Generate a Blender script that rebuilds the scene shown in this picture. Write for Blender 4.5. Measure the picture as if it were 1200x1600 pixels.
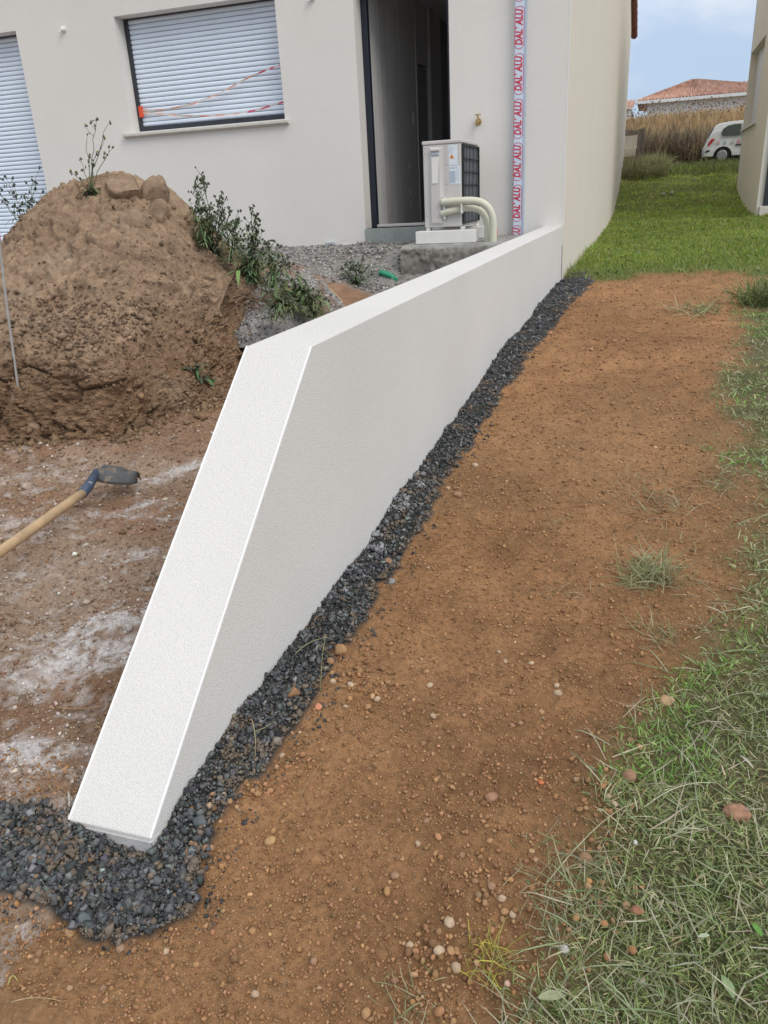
import bpy, math, numpy as np
from mathutils import Vector, Matrix
rad = math.radians
scene = bpy.context.scene
for o in list(bpy.data.objects): bpy.data.objects.remove(o)

# ------------------------------------------------------------------ camera
F_PX = 1215.0                                # focal length in pixels of a 1200 x 1600 frame
yv = np.array([1023-600, 284-800, F_PX]); yv /= np.linalg.norm(yv)
hv = np.array([1, -.0545, 0.]); hv /= np.linalg.norm(hv)
dv = np.cross(yv, hv); dv /= np.linalg.norm(dv)
if dv[1] < 0: dv = -dv
R = np.array([np.cross(yv, -dv), yv, -dv])    # world = R @ cam
cam = bpy.data.cameras.new('camera'); camo = bpy.data.objects.new('camera', cam)
scene.collection.objects.link(camo)
cam.sensor_fit = 'HORIZONTAL'; cam.sensor_width = 36; cam.lens = 36*F_PX/1200
cam.clip_start = .05; cam.clip_end = 2000
m = Matrix([[R[i, 0], -R[i, 1], -R[i, 2], 0] for i in range(3)] + [[0, 0, 0, 1]])
camo.matrix_world = m
scene.camera = camo
# ------------------------------------------------------------------ sky, sun, exposure
SUN_EL, SUN_AZ = rad(44), rad(124)            # azimuth clockwise from +Y
world = bpy.data.worlds.new('World'); scene.world = world; world.use_nodes = True
wn = world.node_tree; wn.nodes.clear()
sky = wn.nodes.new('ShaderNodeTexSky'); sky.sky_type = 'NISHITA'; sky.sun_disc = False
sky.sun_elevation = SUN_EL; sky.sun_rotation = SUN_AZ; sky.dust_density = 1.5; sky.air_density = 1.0
tc = wn.nodes.new('ShaderNodeTexCoord')
mp = wn.nodes.new('ShaderNodeMapping'); mp.inputs['Scale'].default_value = (1, 1, 2.2)
nz = wn.nodes.new('ShaderNodeTexNoise'); nz.inputs['Scale'].default_value = 3.4; nz.inputs['Detail'].default_value = 6
nz.inputs['Roughness'].default_value = .5
cr = wn.nodes.new('ShaderNodeValToRGB'); cr.color_ramp.elements[0].position = .36; cr.color_ramp.elements[1].position = .72
cr.color_ramp.elements[0].color = (.62,)*3 + (1,); cr.color_ramp.elements[1].color = (.97,)*3 + (1,)
mx = wn.nodes.new('ShaderNodeMix'); mx.data_type = 'RGBA'
sx_ = wn.nodes.new('ShaderNodeSeparateXYZ'); wn.links.new(tc.outputs['Generated'], sx_.inputs[0])
gr_ = wn.nodes.new('ShaderNodeValToRGB'); gr_.color_ramp.elements[0].position = 0; gr_.color_ramp.elements[1].position = .75   # cloud cover is brighter overhead
gr_.color_ramp.elements[0].color = (.42, .53, .70, 1); gr_.color_ramp.elements[1].color = (.98, 1., 1., 1)
sc_ = wn.nodes.new('ShaderNodeVectorMath'); sc_.operation = 'SCALE'; sc_.inputs['Scale'].default_value = 8.6
wn.links.new(sx_.outputs[2], gr_.inputs[0]); wn.links.new(gr_.outputs[0], sc_.inputs[0]); nb2 = wn.nodes.new('ShaderNodeTexNoise'); nb2.inputs['Scale'].default_value = 5.5; nb2.inputs['Detail'].default_value = 6; nb2.inputs['Roughness'].default_value = .55
wn.links.new(mp.outputs[0], nb2.inputs[0]); cb = wn.nodes.new('ShaderNodeValToRGB'); cb.color_ramp.elements[0].position = .42; cb.color_ramp.elements[1].position = .68
cb.color_ramp.elements[0].color = (.88, .93, 1.0, 1); cb.color_ramp.elements[1].color = (1.5, 1.32, 1.12, 1)
mc_ = wn.nodes.new('ShaderNodeVectorMath'); mc_.operation = 'MULTIPLY'; wn.links.new(nb2.outputs[0], cb.inputs[0]); wn.links.new(cb.outputs[0], mc_.inputs[1]); wn.links.new(sc_.outputs[0], mc_.inputs[0]); wn.links.new(mc_.outputs[0], mx.inputs[7])
bg = wn.nodes.new('ShaderNodeBackground'); bg.inputs[1].default_value = .115
wo = wn.nodes.new('ShaderNodeOutputWorld')
L = wn.links.new
L(tc.outputs['Generated'], mp.inputs[0]); L(mp.outputs[0], nz.inputs[0]); L(nz.outputs[0], cr.inputs[0])
L(cr.outputs[0], mx.inputs[0]); L(sky.outputs[0], mx.inputs[6]); L(mx.outputs[2], bg.inputs[0]); L(bg.outputs[0], wo.inputs[0])
sl = bpy.data.lights.new('sun', 'SUN'); sl.energy = 1.3; sl.angle = rad(35); sl.color = (1, .95, .88)
so = bpy.data.objects.new('sun', sl); scene.collection.objects.link(so)
sd = Vector((math.sin(SUN_AZ)*math.cos(SUN_EL), math.cos(SUN_AZ)*math.cos(SUN_EL), math.sin(SUN_EL)))
so.rotation_euler = sd.to_track_quat('Z', 'Y').to_euler()
vs = scene.view_settings; vs.view_transform = 'Standard'; vs.look = 'None'; vs.exposure = 0.27; vs.gamma = 1; vs.use_curve_mapping = False

# ------------------------------------------------------------------ helpers
rng = np.random.default_rng(7)
def ray(px, py): return R @ np.array([px-600, py-800, F_PX])
def onY(px, py, y): r = ray(px, py); return r*y/r[1]
def onX(px, py, x): r = ray(px, py); return r*x/r[0]
def onZ(px, py, z): r = ray(px, py); return r*z/r[2]
def tag(o, label=None, cat=None, group=None, kind=None):
    if label: o['label'] = label
    if cat: o['category'] = cat
    if group: o['group'] = group
    if kind: o['kind'] = kind
    return o
def thing(name, label, cat, loc=(0, 0, 0), group=None, rotz=0):
    o = bpy.data.objects.new(name, None); scene.collection.objects.link(o)
    o.location = loc; o.rotation_euler = (0, 0, rotz); o.empty_display_size = .1
    return tag(o, label, cat, group)
def link(name, me, parent=None):
    o = bpy.data.objects.new(name, me); scene.collection.objects.link(o)
    if parent is not None: o.parent = parent
    return o
def npmesh(name, V, faces, mat=None, cols=None, smooth=False, attrs=None):
    """faces: list of int arrays (n,3) / (n,4)"""
    me = bpy.data.meshes.new(name)
    V = np.ascontiguousarray(V, dtype=np.float32)
    if not isinstance(faces, (list, tuple)): faces = [faces]
    me.vertices.add(len(V)); me.vertices.foreach_set('co', V.ravel())
    li = np.concatenate([f.ravel() for f in faces]).astype(np.int32)
    tot = np.concatenate([np.full(len(f), f.shape[1]) for f in faces]).astype(np.int32)
    me.loops.add(len(li)); me.loops.foreach_set('vertex_index', li)
    me.polygons.add(len(tot)); st = np.concatenate([[0], np.cumsum(tot)[:-1]]).astype(np.int32)
    me.polygons.foreach_set('loop_start', st)
    if smooth: me.polygons.foreach_set('use_smooth', np.ones(len(tot), dtype=bool))
    me.update(calc_edges=True)
    if cols is not None:
        a = me.color_attributes.new('Col', 'FLOAT_COLOR', 'POINT')
        c = np.ones((len(V), 4), dtype=np.float32); c[:, :3] = cols; a.data.foreach_set('color', c.ravel())
    if attrs:
        for k, v in attrs.items():
            a = me.color_attributes.new(k, 'FLOAT_COLOR', 'POINT')
            c = np.ones((len(V), 4), dtype=np.float32); c[:, :3] = v; a.data.foreach_set('color', c.ravel())
    if mat: me.materials.append(mat)
    return me
class MB:
    """collects shapes into ONE mesh"""
    def __init__(s): s.v = []; s.f = []
    def add(s, V, Fs):
        b = len(s.v); s.v += [tuple(map(float, p)) for p in V]; s.f += [tuple(b+i for i in f) for f in Fs]; return s
    def box(s, x0, x1, y0, y1, z0, z1):
        V = [(x, y, z) for z in (z0, z1) for y in (y0, y1) for x in (x0, x1)]
        return s.add(V, [(0, 2, 3, 1), (4, 5, 7, 6), (0, 1, 5, 4), (2, 6, 7, 3), (0, 4, 6, 2), (1, 3, 7, 5)])
    def prism(s, poly, axis, a0, a1):
        """poly of 2-D points, extruded along axis ('x','y','z')"""
        def P(p, a): return {'x': (a, p[0], p[1]), 'y': (p[0], a, p[1]), 'z': (p[0], p[1], a)}[axis]
        n = len(poly); V = [P(p, a0) for p in poly] + [P(p, a1) for p in poly]
        return s.add(V, [tuple(range(n))[::-1], tuple(range(n, 2*n))] + [(i, (i+1) % n, n+(i+1) % n, n+i) for i in range(n)])
    def tube(s, pts, r, n=8, cap=True):
        pts = [Vector(p) for p in pts]
        if not hasattr(r, '__len__'): r = [r]*len(pts)
        V = []; Fs = []; prev = None
        for i, p in enumerate(pts):
            t = (pts[min(i+1, len(pts)-1)] - pts[max(i-1, 0)]).normalized()
            if prev is None:
                u = t.orthogonal().normalized()
            else:
                u = (prev - t*prev.dot(t)).normalized()
            prev = u; w = t.cross(u)
            for k in range(n):
                a = 2*math.pi*k/n; V.append(p + (u*math.cos(a)+w*math.sin(a))*r[i])
        for i in range(len(pts)-1):
            for k in range(n):
                k2 = (k+1) % n; Fs.append((i*n+k, i*n+k2, (i+1)*n+k2, (i+1)*n+k))
        if cap: Fs.append(tuple(range(n))[::-1]); Fs.append(tuple((len(pts)-1)*n+k for k in range(n)))
        return s.add(V, Fs)
    def grid(s, P):
        """P[i][j] points"""
        n, mm = len(P), len(P[0]); V = [p for r in P for p in r]
        return s.add(V, [(i*mm+j, i*mm+j+1, (i+1)*mm+j+1, (i+1)*mm+j) for i in range(n-1) for j in range(mm-1)])
    def build(s, name, mat, parent=None, bevel=0, smooth=False, seg=2, solid=0):
        me = bpy.data.meshes.new(name); me.from_pydata(s.v, [], s.f); me.update()
        if mat: me.materials.append(mat)
        if smooth:
            me.polygons.foreach_set('use_smooth', [True]*len(me.polygons))
        o = link(name, me, parent)
        if solid:
            md = o.modifiers.new('s', 'SOLIDIFY'); md.thickness = solid; md.offset = 0
        if bevel:
            md = o.modifiers.new('b', 'BEVEL'); md.width = bevel; md.segments = seg; md.limit_method = 'ANGLE'; md.angle_limit = rad(40)
        return o
# ---- numpy noise
def _h(i, j, k, s):
    n = (i.astype(np.int64)*374761393 + j.astype(np.int64)*668265263 + k.astype(np.int64)*2147483647 + s*974634777) & 0xffffffff
    n = ((n ^ (n >> 13))*1274126177) & 0xffffffff
    n = ((n ^ (n >> 15))*2246822519) & 0xffffffff
    return ((n ^ (n >> 16)) & 0xffffff)/float(0xffffff)
def vnoise(x, y, z=0., s=0):
    x, y = np.broadcast_arrays(np.asarray(x, float), np.asarray(y, float)); z = np.broadcast_to(np.asarray(z, float), x.shape)
    i, j, k = np.floor(x), np.floor(y), np.floor(z); u, v, w = x-i, y-j, z-k
    u = u*u*u*(u*(u*6-15)+10); v = v*v*v*(v*(v*6-15)+10); w = w*w*(3-2*w)
    r = 0
    for a in (0, 1):
        for b in (0, 1):
            for c in (0, 1):
                r = r + _h(i+a, j+b, k+c, s)*(u if a else 1-u)*(v if b else 1-v)*(w if c else 1-w)
    return r*2-1
def fbm(x, y, z=0., o=4, s=0, g=.5):
    r = 0; a = 1; f = 1.; t = 0
    for q in range(o):
        r = r + a*vnoise(np.asarray(x)*f, np.asarray(y)*f, np.asarray(z)*f, s+q*17); t += a; a *= g; f *= 2.03
    return r/t
def worley(x, y, z=0., s=0, three=True):
    x, y = np.broadcast_arrays(np.asarray(x, float), np.asarray(y, float)); z = np.broadcast_to(np.asarray(z, float), x.shape)
    i, j, k = np.floor(x), np.floor(y), np.floor(z); f1 = np.full(x.shape, 9.); f2 = np.full(x.shape, 9.); cid = np.zeros(x.shape)
    for a in (-1, 0, 1):
        for b in (-1, 0, 1):
            for c in ((-1, 0, 1) if three else (0,)):
                ii, jj, kk = i+a, j+b, k+c
                d = (x-ii-_h(ii, jj, kk, s))**2 + (y-jj-_h(ii, jj, kk, s+1))**2
                if three: d = d + (z-kk-_h(ii, jj, kk, s+2))**2
                hh = _h(ii, jj, kk, s+3); m1 = d < f1
                f2 = np.where(m1, f1, np.minimum(f2, d)); cid = np.where(m1, hh, cid); f1 = np.where(m1, d, f1)
    return np.sqrt(f1), np.sqrt(f2), cid
def sst(a, b, x): t = np.clip((np.asarray(x, float)-a)/(b-a), 0, 1); return t*t*(3-2*t)

# ------------------------------------------------------------------ materials
def nodes_of(name):
    mt = bpy.data.materials.new(name); mt.use_nodes = True; nt = mt.node_tree
    return mt, nt, nt.nodes['Principled BSDF'], nt.links.new
def mat(name, col, rough=.7, var=.12, scale=6, bump=0, bscale=80, metal=0, spec=.5, col2=None, detail=5, bdist=.002, vscale=(1, 1, 1), coord='Object', wear=None, spec_tint=None, trans=0):
    mt, nt, b, K = nodes_of(name)
    tc = nt.nodes.new('ShaderNodeTexCoord'); mp = nt.nodes.new('ShaderNodeMapping'); mp.inputs['Scale'].default_value = vscale
    K(tc.outputs[coord], mp.inputs[0])
    n = nt.nodes.new('ShaderNodeTexNoise'); n.inputs['Scale'].default_value = scale; n.inputs['Detail'].default_value = detail; n.inputs['Roughness'].default_value = .6
    K(mp.outputs[0], n.inputs[0])
    r = nt.nodes.new('ShaderNodeValToRGB'); r.color_ramp.elements[0].position = .3; r.color_ramp.elements[1].position = .7
    c = np.array(col); c2 = np.array(col2) if col2 is not None else np.clip(c*(1+var), 0, 1)
    r.color_ramp.elements[0].color = (*(c*(1-var)), 1) if col2 is None else (*c, 1); r.color_ramp.elements[1].color = (*c2, 1)
    K(n.outputs[0], r.inputs[0]); last = r.outputs[0]
    if wear:   # (colour, scale, threshold)
        n3 = nt.nodes.new('ShaderNodeTexNoise'); n3.inputs['Scale'].default_value = wear[1]; n3.inputs['Detail'].default_value = 8; n3.inputs['Roughness'].default_value = .7
        K(mp.outputs[0], n3.inputs[0])
        r3 = nt.nodes.new('ShaderNodeValToRGB'); r3.color_ramp.elements[0].position = wear[2]; r3.color_ramp.elements[1].position = wear[2]+.1
        K(n3.outputs[0], r3.inputs[0]); mm = nt.nodes.new('ShaderNodeMix'); mm.data_type = 'RGBA'
        K(r3.outputs[0], mm.inputs[0]); K(last, mm.inputs[6]); mm.inputs[7].default_value = (*wear[0], 1); last = mm.outputs[2]
    K(last, b.inputs['Base Color'])
    b.inputs['Roughness'].default_value = rough; b.inputs['Metallic'].default_value = metal; b.inputs['Specular IOR Level'].default_value = spec
    if bump:
        n2 = nt.nodes.new('ShaderNodeTexNoise'); n2.inputs['Scale'].default_value = bscale; n2.inputs['Detail'].default_value = 3
        K(mp.outputs[0], n2.inputs[0])
        bp = nt.nodes.new('ShaderNodeBump'); bp.inputs['Strength'].default_value = bump; bp.inputs['Distance'].default_value = bdist
        K(n2.outputs[0], bp.inputs['Height']); K(bp.outputs[0], b.inputs['Normal'])
    return mt
def vmat(name, rough=.8, var=.25, scale=60, bump=.5, bscale=150, bdist=.003, spec=.3, trans=0., speck=None):
    """colour from the 'Col' attribute times fine noise"""
    mt, nt, b, K = nodes_of(name)
    a = nt.nodes.new('ShaderNodeAttribute'); a.attribute_name = 'Col'
    tc = nt.nodes.new('ShaderNodeTexCoord')
    n = nt.nodes.new('ShaderNodeTexNoise'); n.inputs['Scale'].default_value = scale; n.inputs['Detail'].default_value = 6; n.inputs['Roughness'].default_value = .65
    K(tc.outputs['Object'], n.inputs[0])
    mr = nt.nodes.new('ShaderNodeMapRange'); mr.inputs[1].default_value = .3; mr.inputs[2].default_value = .7; mr.inputs[3].default_value = 1-var; mr.inputs[4].default_value = 1+var
    K(n.outputs[0], mr.inputs[0])
    mu = nt.nodes.new('ShaderNodeVectorMath'); mu.operation = 'SCALE'; K(a.outputs['Color'], mu.inputs[0]); K(mr.outputs[0], mu.inputs['Scale'])
    last = mu.outputs[0]
    if speck:  # (colour, scale, threshold): tiny pale grains
        vo = nt.nodes.new('ShaderNodeTexVoronoi'); vo.inputs['Scale'].default_value = speck[1]; K(tc.outputs['Object'], vo.inputs[0])
        sp = nt.nodes.new('ShaderNodeSeparateColor'); K(vo.outputs['Color'], sp.inputs[0])
        m1 = nt.nodes.new('ShaderNodeMath'); m1.operation = 'GREATER_THAN'; m1.inputs[1].default_value = speck[2]; K(sp.outputs[0], m1.inputs[0])
        m2 = nt.nodes.new('ShaderNodeMath'); m2.operation = 'LESS_THAN'; m2.inputs[1].default_value = .38; K(vo.outputs['Distance'], m2.inputs[0])
        m3 = nt.nodes.new('ShaderNodeMath'); m3.operation = 'MULTIPLY'; K(m1.outputs[0], m3.inputs[0]); K(m2.outputs[0], m3.inputs[1])
        mm = nt.nodes.new('ShaderNodeMix'); mm.data_type = 'RGBA'; K(m3.outputs[0], mm.inputs[0]); K(last, mm.inputs[6]); mm.inputs[7].default_value = (*speck[0], 1); last = mm.outputs[2]
    K(last, b.inputs['Base Color'])
    b.inputs['Roughness'].default_value = rough; b.inputs['Specular IOR Level'].default_value = spec
    if bump:
        n2 = nt.nodes.new('ShaderNodeTexNoise'); n2.inputs['Scale'].default_value = bscale; n2.inputs['Detail'].default_value = 6; n2.inputs['Roughness'].default_value = .7
        K(tc.outputs['Object'], n2.inputs[0]); bp = nt.nodes.new('ShaderNodeBump'); bp.inputs['Strength'].default_value = bump; bp.inputs['Distance'].default_value = bdist
        K(n2.outputs[0], bp.inputs['Height']); K(bp.outputs[0], b.inputs['Normal'])
    if trans:
        t = nt.nodes.new('ShaderNodeBsdfTranslucent'); K(last, t.inputs[0]); ms = nt.nodes.new('ShaderNodeMixShader'); ms.inputs[0].default_value = trans
        K(b.outputs[0], ms.inputs[1]); K(t.outputs[0], ms.inputs[2]); K(ms.outputs[0], nt.nodes['Material Output'].inputs[0])
    return mt
def flat(name, col, rough=.6, spec=.4, metal=0):
    return mat(name, col, rough=rough, var=.06, scale=25, spec=spec, metal=metal)

M = {}
def render_mat(name, c1, c2, grain, bst=.7):
    """scraped mineral wall render: fine pitted grain, faint large clouds"""
    mt, nt, b, K = nodes_of(name)
    tc = nt.nodes.new('ShaderNodeTexCoord')
    n = nt.nodes.new('ShaderNodeTexNoise'); n.inputs['Scale'].default_value = 1.1; n.inputs['Detail'].default_value = 5; K(tc.outputs['Object'], n.inputs[0])
    r = nt.nodes.new('ShaderNodeValToRGB'); r.color_ramp.elements[0].color = (*c1, 1); r.color_ramp.elements[1].color = (*c2, 1)
    r.color_ramp.elements[0].position = .3; r.color_ramp.elements[1].position = .7; K(n.outputs[0], r.inputs[0])
    g = nt.nodes.new('ShaderNodeTexNoise'); g.inputs['Scale'].default_value = grain; g.inputs['Detail'].default_value = 3; g.inputs['Roughness'].default_value = .6; K(tc.outputs['Object'], g.inputs[0])
    v = nt.nodes.new('ShaderNodeTexVoronoi'); v.inputs['Scale'].default_value = grain*.9; K(tc.outputs['Object'], v.inputs[0])
    ad = nt.nodes.new('ShaderNodeMath'); ad.operation = 'ADD'; K(g.outputs[0], ad.inputs[0]); K(v.outputs['Distance'], ad.inputs[1])
    mr = nt.nodes.new('ShaderNodeMapRange'); mr.inputs[1].default_value = .6; mr.inputs[2].default_value = 1.3; mr.inputs[3].default_value = 1.05; mr.inputs[4].default_value = .9
    K(ad.outputs[0], mr.inputs[0]); mu = nt.nodes.new('ShaderNodeVectorMath'); mu.operation = 'SCALE'; K(r.outputs[0], mu.inputs[0]); K(mr.outputs[0], mu.inputs['Scale'])
    K(mu.outputs[0], b.inputs['Base Color']); b.inputs['Roughness'].default_value = .93; b.inputs['Specular IOR Level'].default_value = .2
    bp = nt.nodes.new('ShaderNodeBump'); bp.inputs['Strength'].default_value = bst; bp.inputs['Distance'].default_value = .0014; bp.invert = True
    K(ad.outputs[0], bp.inputs['Height']); K(bp.outputs[0], b.inputs['Normal'])
    return mt
M['wall'] = render_mat('white scraped render', (.665, .655, .635), (.715, .705, .685), 270, .6)
M['facade'] = render_mat('cream house render', (.74, .72, .68), (.775, .755, .715), 160)
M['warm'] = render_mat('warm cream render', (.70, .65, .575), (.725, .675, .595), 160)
M['bead'] = flat('white pvc bead', (.86, .87, .87), .4)
M['footing'] = mat('grey cement base', (.52, .52, .52), .95, .12, 30, .8, 200)
M['slat'] = mat('white lacquered aluminium', (.73, .82, .93), .38, .03, 4)
M['anth'] = mat('anthracite aluminium', (.028, .033, .042), .42, .1, 8)
M['anthdoor'] = mat('blue black door frame', (.012, .016, .03), .4, .1, 8)
M['stonesill'] = mat('pale reconstituted stone', (.60, .575, .53), .85, .08, 20, .4, 120)
M['concrete'] = mat('rough grey concrete', (.30, .295, .275), .95, .3, 9, 1, 60, bdist=.012, wear=((.13, .13, .125), 25, .58))
M['greenconc'] = mat('green grey threshold concrete', (.30, .33, .31), .9, .12, 9, .5, 60)
M['plaster'] = mat('grey plasterboard', (.62, .61, .60), .9, .1, 3, vscale=(1, 2.5, .15))
M['plasterdark'] = mat('dark interior panel', (.34, .34, .35), .8, .1, 3)
M['floorint'] = mat('interior slab', (.3, .29, .28), .9)
M['acbody'] = mat('warm grey painted steel', (.56, .54, .52), .45, .03, 5)
M['acblack'] = mat('black grille', (.015, .016, .02), .5, .1, 9)
M['fins'] = mat('grey condenser fins', (.34, .37, .41), .5, .1, 60, metal=.4)
M['hose'] = mat('ivory insulation hose', (.62, .62, .50), .6, .05, 10)
M['white'] = mat('white plastic', (.74, .73, .70), .5, .04, 9)
M['label'] = flat('printed label', (.68, .74, .80), .4)
M['print'] = flat('dark print', (.10, .10, .12), .6)
M['printgrey'] = flat('grey print', (.42, .48, .56), .6)
M['orange'] = flat('orange print', (.75, .30, .03), .5)
M['film'] = mat('pale blue protective film', (.62, .70, .83), .3, .05, 8)
M['filmside'] = mat('grey blue film edge', (.40, .48, .62), .35, .05, 8)
M['red'] = flat('crimson print', (.58, .045, .085), .5)
M['brass'] = mat('brass', (.50, .36, .18), .3, .2, 30, metal=.8)
M['green'] = mat('green pvc', (.02, .26, .14), .4)
M['tile'] = mat('terracotta tile', (.30, .13, .09), .85, .3, 2.2, detail=8, col2=(.62, .42, .32), vscale=(3, .6, 1))
M['tiledark'] = mat('brown terracotta tile', (.26, .10, .07), .85, .3, 4)
M['farwall'] = mat('far white render', (.62, .65, .68), .9, .05, 1)
M['wood'] = mat('worn ash handle', (.48, .34, .20), .6, .2, 14, .3, 50, vscale=(1, 1, 1), wear=((.30, .21, .13), 22, .6))
M['steel'] = mat('dull muddy steel', (.07, .075, .08), .6, .3, 12, .4, 60, metal=.2, wear=((.20, .15, .11), 18, .52))
M['bluesteel'] = mat('blue painted socket', (.05, .075, .13), .5, .2, 20, wear=((.42, .40, .38), 30, .6))
M['stake'] = mat('galvanised bar', (.36, .35, .34), .6, .15, 30)
M['orangecap'] = flat('orange red paint', (.75, .10, .04), .6)
M['board'] = mat('weathered grey boards', (.20, .165, .14), .9, .3, 6, vscale=(6, 6, .6))
M['cream'] = mat('cream sheet', (.62, .58, .48), .8)
M['carpaint'] = mat('white car paint', (.74, .76, .78), .25, .02, 3)
M['glass'] = flat('dark car glass', (.06, .075, .07), .08, .8)
M['tyre'] = mat('tyre rubber', (.02, .02, .02), .85)
M['rim'] = mat('silver wheel cover', (.42, .43, .44), .4, metal=.5)
M['redlamp'] = flat('red tail lamp', (.55, .03, .04), .25)
M['plinth'] = mat('galvanised strip', (.35, .36, .38), .5, metal=.4)
M['grassblade'] = vmat('grass blades', .6, .18, 30, 0, trans=.3, spec=.25)
M['plant'] = vmat('weed leaves', .6, .2, 60, .3, 90, trans=.25)
M['stone'] = vmat('stones', .88, .28, 70, .7, 160, .003)
M['slate'] = vmat('crushed slate', .8, .3, 60, .7, 180, .002, spec=.35)
M['mound'] = vmat('clay soil', .96, .24, 22, 1.0, 70, .02, spec=.12, speck=((.45, .38, .28), 120, .95))
# ground: colour attribute with macro colours, fine relief and grains
M['ground'] = vmat('soil and turf', .96, .3, 55, 1.0, 130, .012, spec=.12, speck=((.40, .28, .18), 170, .94))

# ------------------------------------------------------------------ ground shape
WX, WXL = -.962, -1.180                        # right and left faces of the retaining wall
FY = 9.6                                      # facade plane
prY = [-60, 0, 1.0, 1.45, 2.3, 3.3, 4.3, 5.7, 9.6, 14, 20, 22.5, 24.2, 25.2, 27.0, 31, 33.5, 42, 60, 300]
prZ = [-1.6, -1.37, -1.33, -1.285, -1.25, -1.22, -1.16, -1.08, -1.03, -.98, -.86, -.72, -.35, -.12, .30, .48, .75, 2.2, 3.0, 6.0]
def macro(X, Y):
    X = np.asarray(X, float); Y = np.asarray(Y, float)
    zr = np.interp(Y, prY, prZ)
    zr = zr + .04*sst(.0, 1.2, X)*sst(9, 2, Y) + .25*sst(1.2, 4, X)*sst(13, 20, Y)*sst(26, 22, Y)
    zr = zr - .035*sst(-.75, -.2, X)*sst(.2, -.3, X)*0 + .02*vnoise(X*.9, Y*.9, 0, 5)
    # left side: excavated floor, soil bank, gravel terrace in front of the house
    t = np.clip(Y, 0, 60)
    zl = np.interp(t, [0, 1, 2.5, 4.2, 5.4, 6.0, 6.9, 7.6, 9.8, 60], [-1.36, -1.31, -1.24, -1.17, -1.12, -.92, -.62, -.55, -.53, -.53])
    zl = zl + .03*vnoise(X*1.3, Y*1.3, 0, 8)*sst(7.6, 6.9, Y)
    zl = zl - .36*sst(-3.6, -2.3, X)*sst(8.5, 7.9, Y)*sst(5.6, 6.8, Y)
    w = sst(WXL+.03, WX-.03, X)
    z = np.where(Y > 28, zr, zl*(1-w)+zr*w)
    # gravel banked up along the wall foot
    return z
def gravel_mask(X, Y):
    n = .045*fbm(X*5, Y*5, 0, 3, 21) + .035*fbm(X*22, Y*22, 0, 3, 22)
    xe = np.interp(Y, [.8, 1.1, 1.5, 2.1, 3, 4, 6, 8, 9.5, 10.3], [-.90, -.85, -.80, -.80, -.82, -.79, -.72, -.66, -.60, -.70])
    a = (X > WX-.1) & (X < xe+n) & (Y > 1.0) & (Y < 10.35)
    ex = (X+1.16)/.26; ey = (Y-.99)/.12
    b = (ex**2+ey**2) < (1+n*9)
    ex = (X+.955)/.15; ey = (Y-.985)/.125
    b |= (ex**2+ey**2) < (1+n*8)
    return (a | b)
def grass_mask(X, Y):
    """1 in the lawn, 0 on the bare soil"""
    n = .16*fbm(X*1.6, Y*1.3, 0, 4, 31) + .10*fbm(X*6, Y*6, 0, 3, 32)
    xe = np.interp(Y, [.5, .95, 1.3, 1.75, 2.1, 2.8, 4.3, 5.5, 7, 8.5, 10.2], [-.22, -.09, -.01, .07, .26, .38, .42, .56, .76, 1.0, 1.15])
    g = sst(-.16, .14, X-xe+n*np.clip(Y/3, .35, 1.3))
    yb = 10.3 + .35*np.sin(X*3) - .25*sst(.6, 1.4, X) + .9*fbm(X*2.7, Y*1.1, 0, 4, 33)
    g = np.maximum(g, sst(-.55, .55, Y-yb+n))
    return g*(X > WX-.02)
def dust_mask(X, Y):
    n = fbm(X*7, Y*7, 0, 4, 41); n2 = fbm(X*2, Y*3, 0, 3, 42)
    d = np.zeros_like(X)
    for (cx, cy, rx, ry, an, st) in dust_spots:
        c, s = math.cos(an), math.sin(an); u = ((X-cx)*c+(Y-cy)*s)/rx; v = (-(X-cx)*s+(Y-cy)*c)/ry
        d = np.maximum(d, st*np.exp(-(u*u+v*v)*1.3))
    d = np.clip(sst(.16, .85, d*(.74+.9*n+1.7*fbm(X*38, Y*38, 0, 4, 43, .8))) + .10*n2*0 + .5*sst(.15, .5, fbm(X*22, Y*22, 0, 4, 44, .7)+.35*n2)*sst(4.2, 3, Y), 0, 1)
    return d
def _pt(px, py): return onZ(px, py, -1.26)
dust_spots = []
for (px, py, rx, ry, an, st) in [(195, 975, .28, .12, .7, 1.35), (150, 1030, .25, .10, .3, .8), (55, 1165, .16, .07, .2, .95), (225, 800, .45, .09, .75, .5), (100, 1230, .12, .06, 1, .5),
                                 (120, 890, .5, .25, .6, .35), (40, 1050, .3, .12, .2, .5), (280, 745, .35, .10, 1.0, .55), (130, 1270, .09, .06, 1, .6), (240, 870, .25, .09, .9, .6)]:
    p = _pt(px, py); dust_spots.append((p[0], p[1], rx, ry, an, st))
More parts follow.
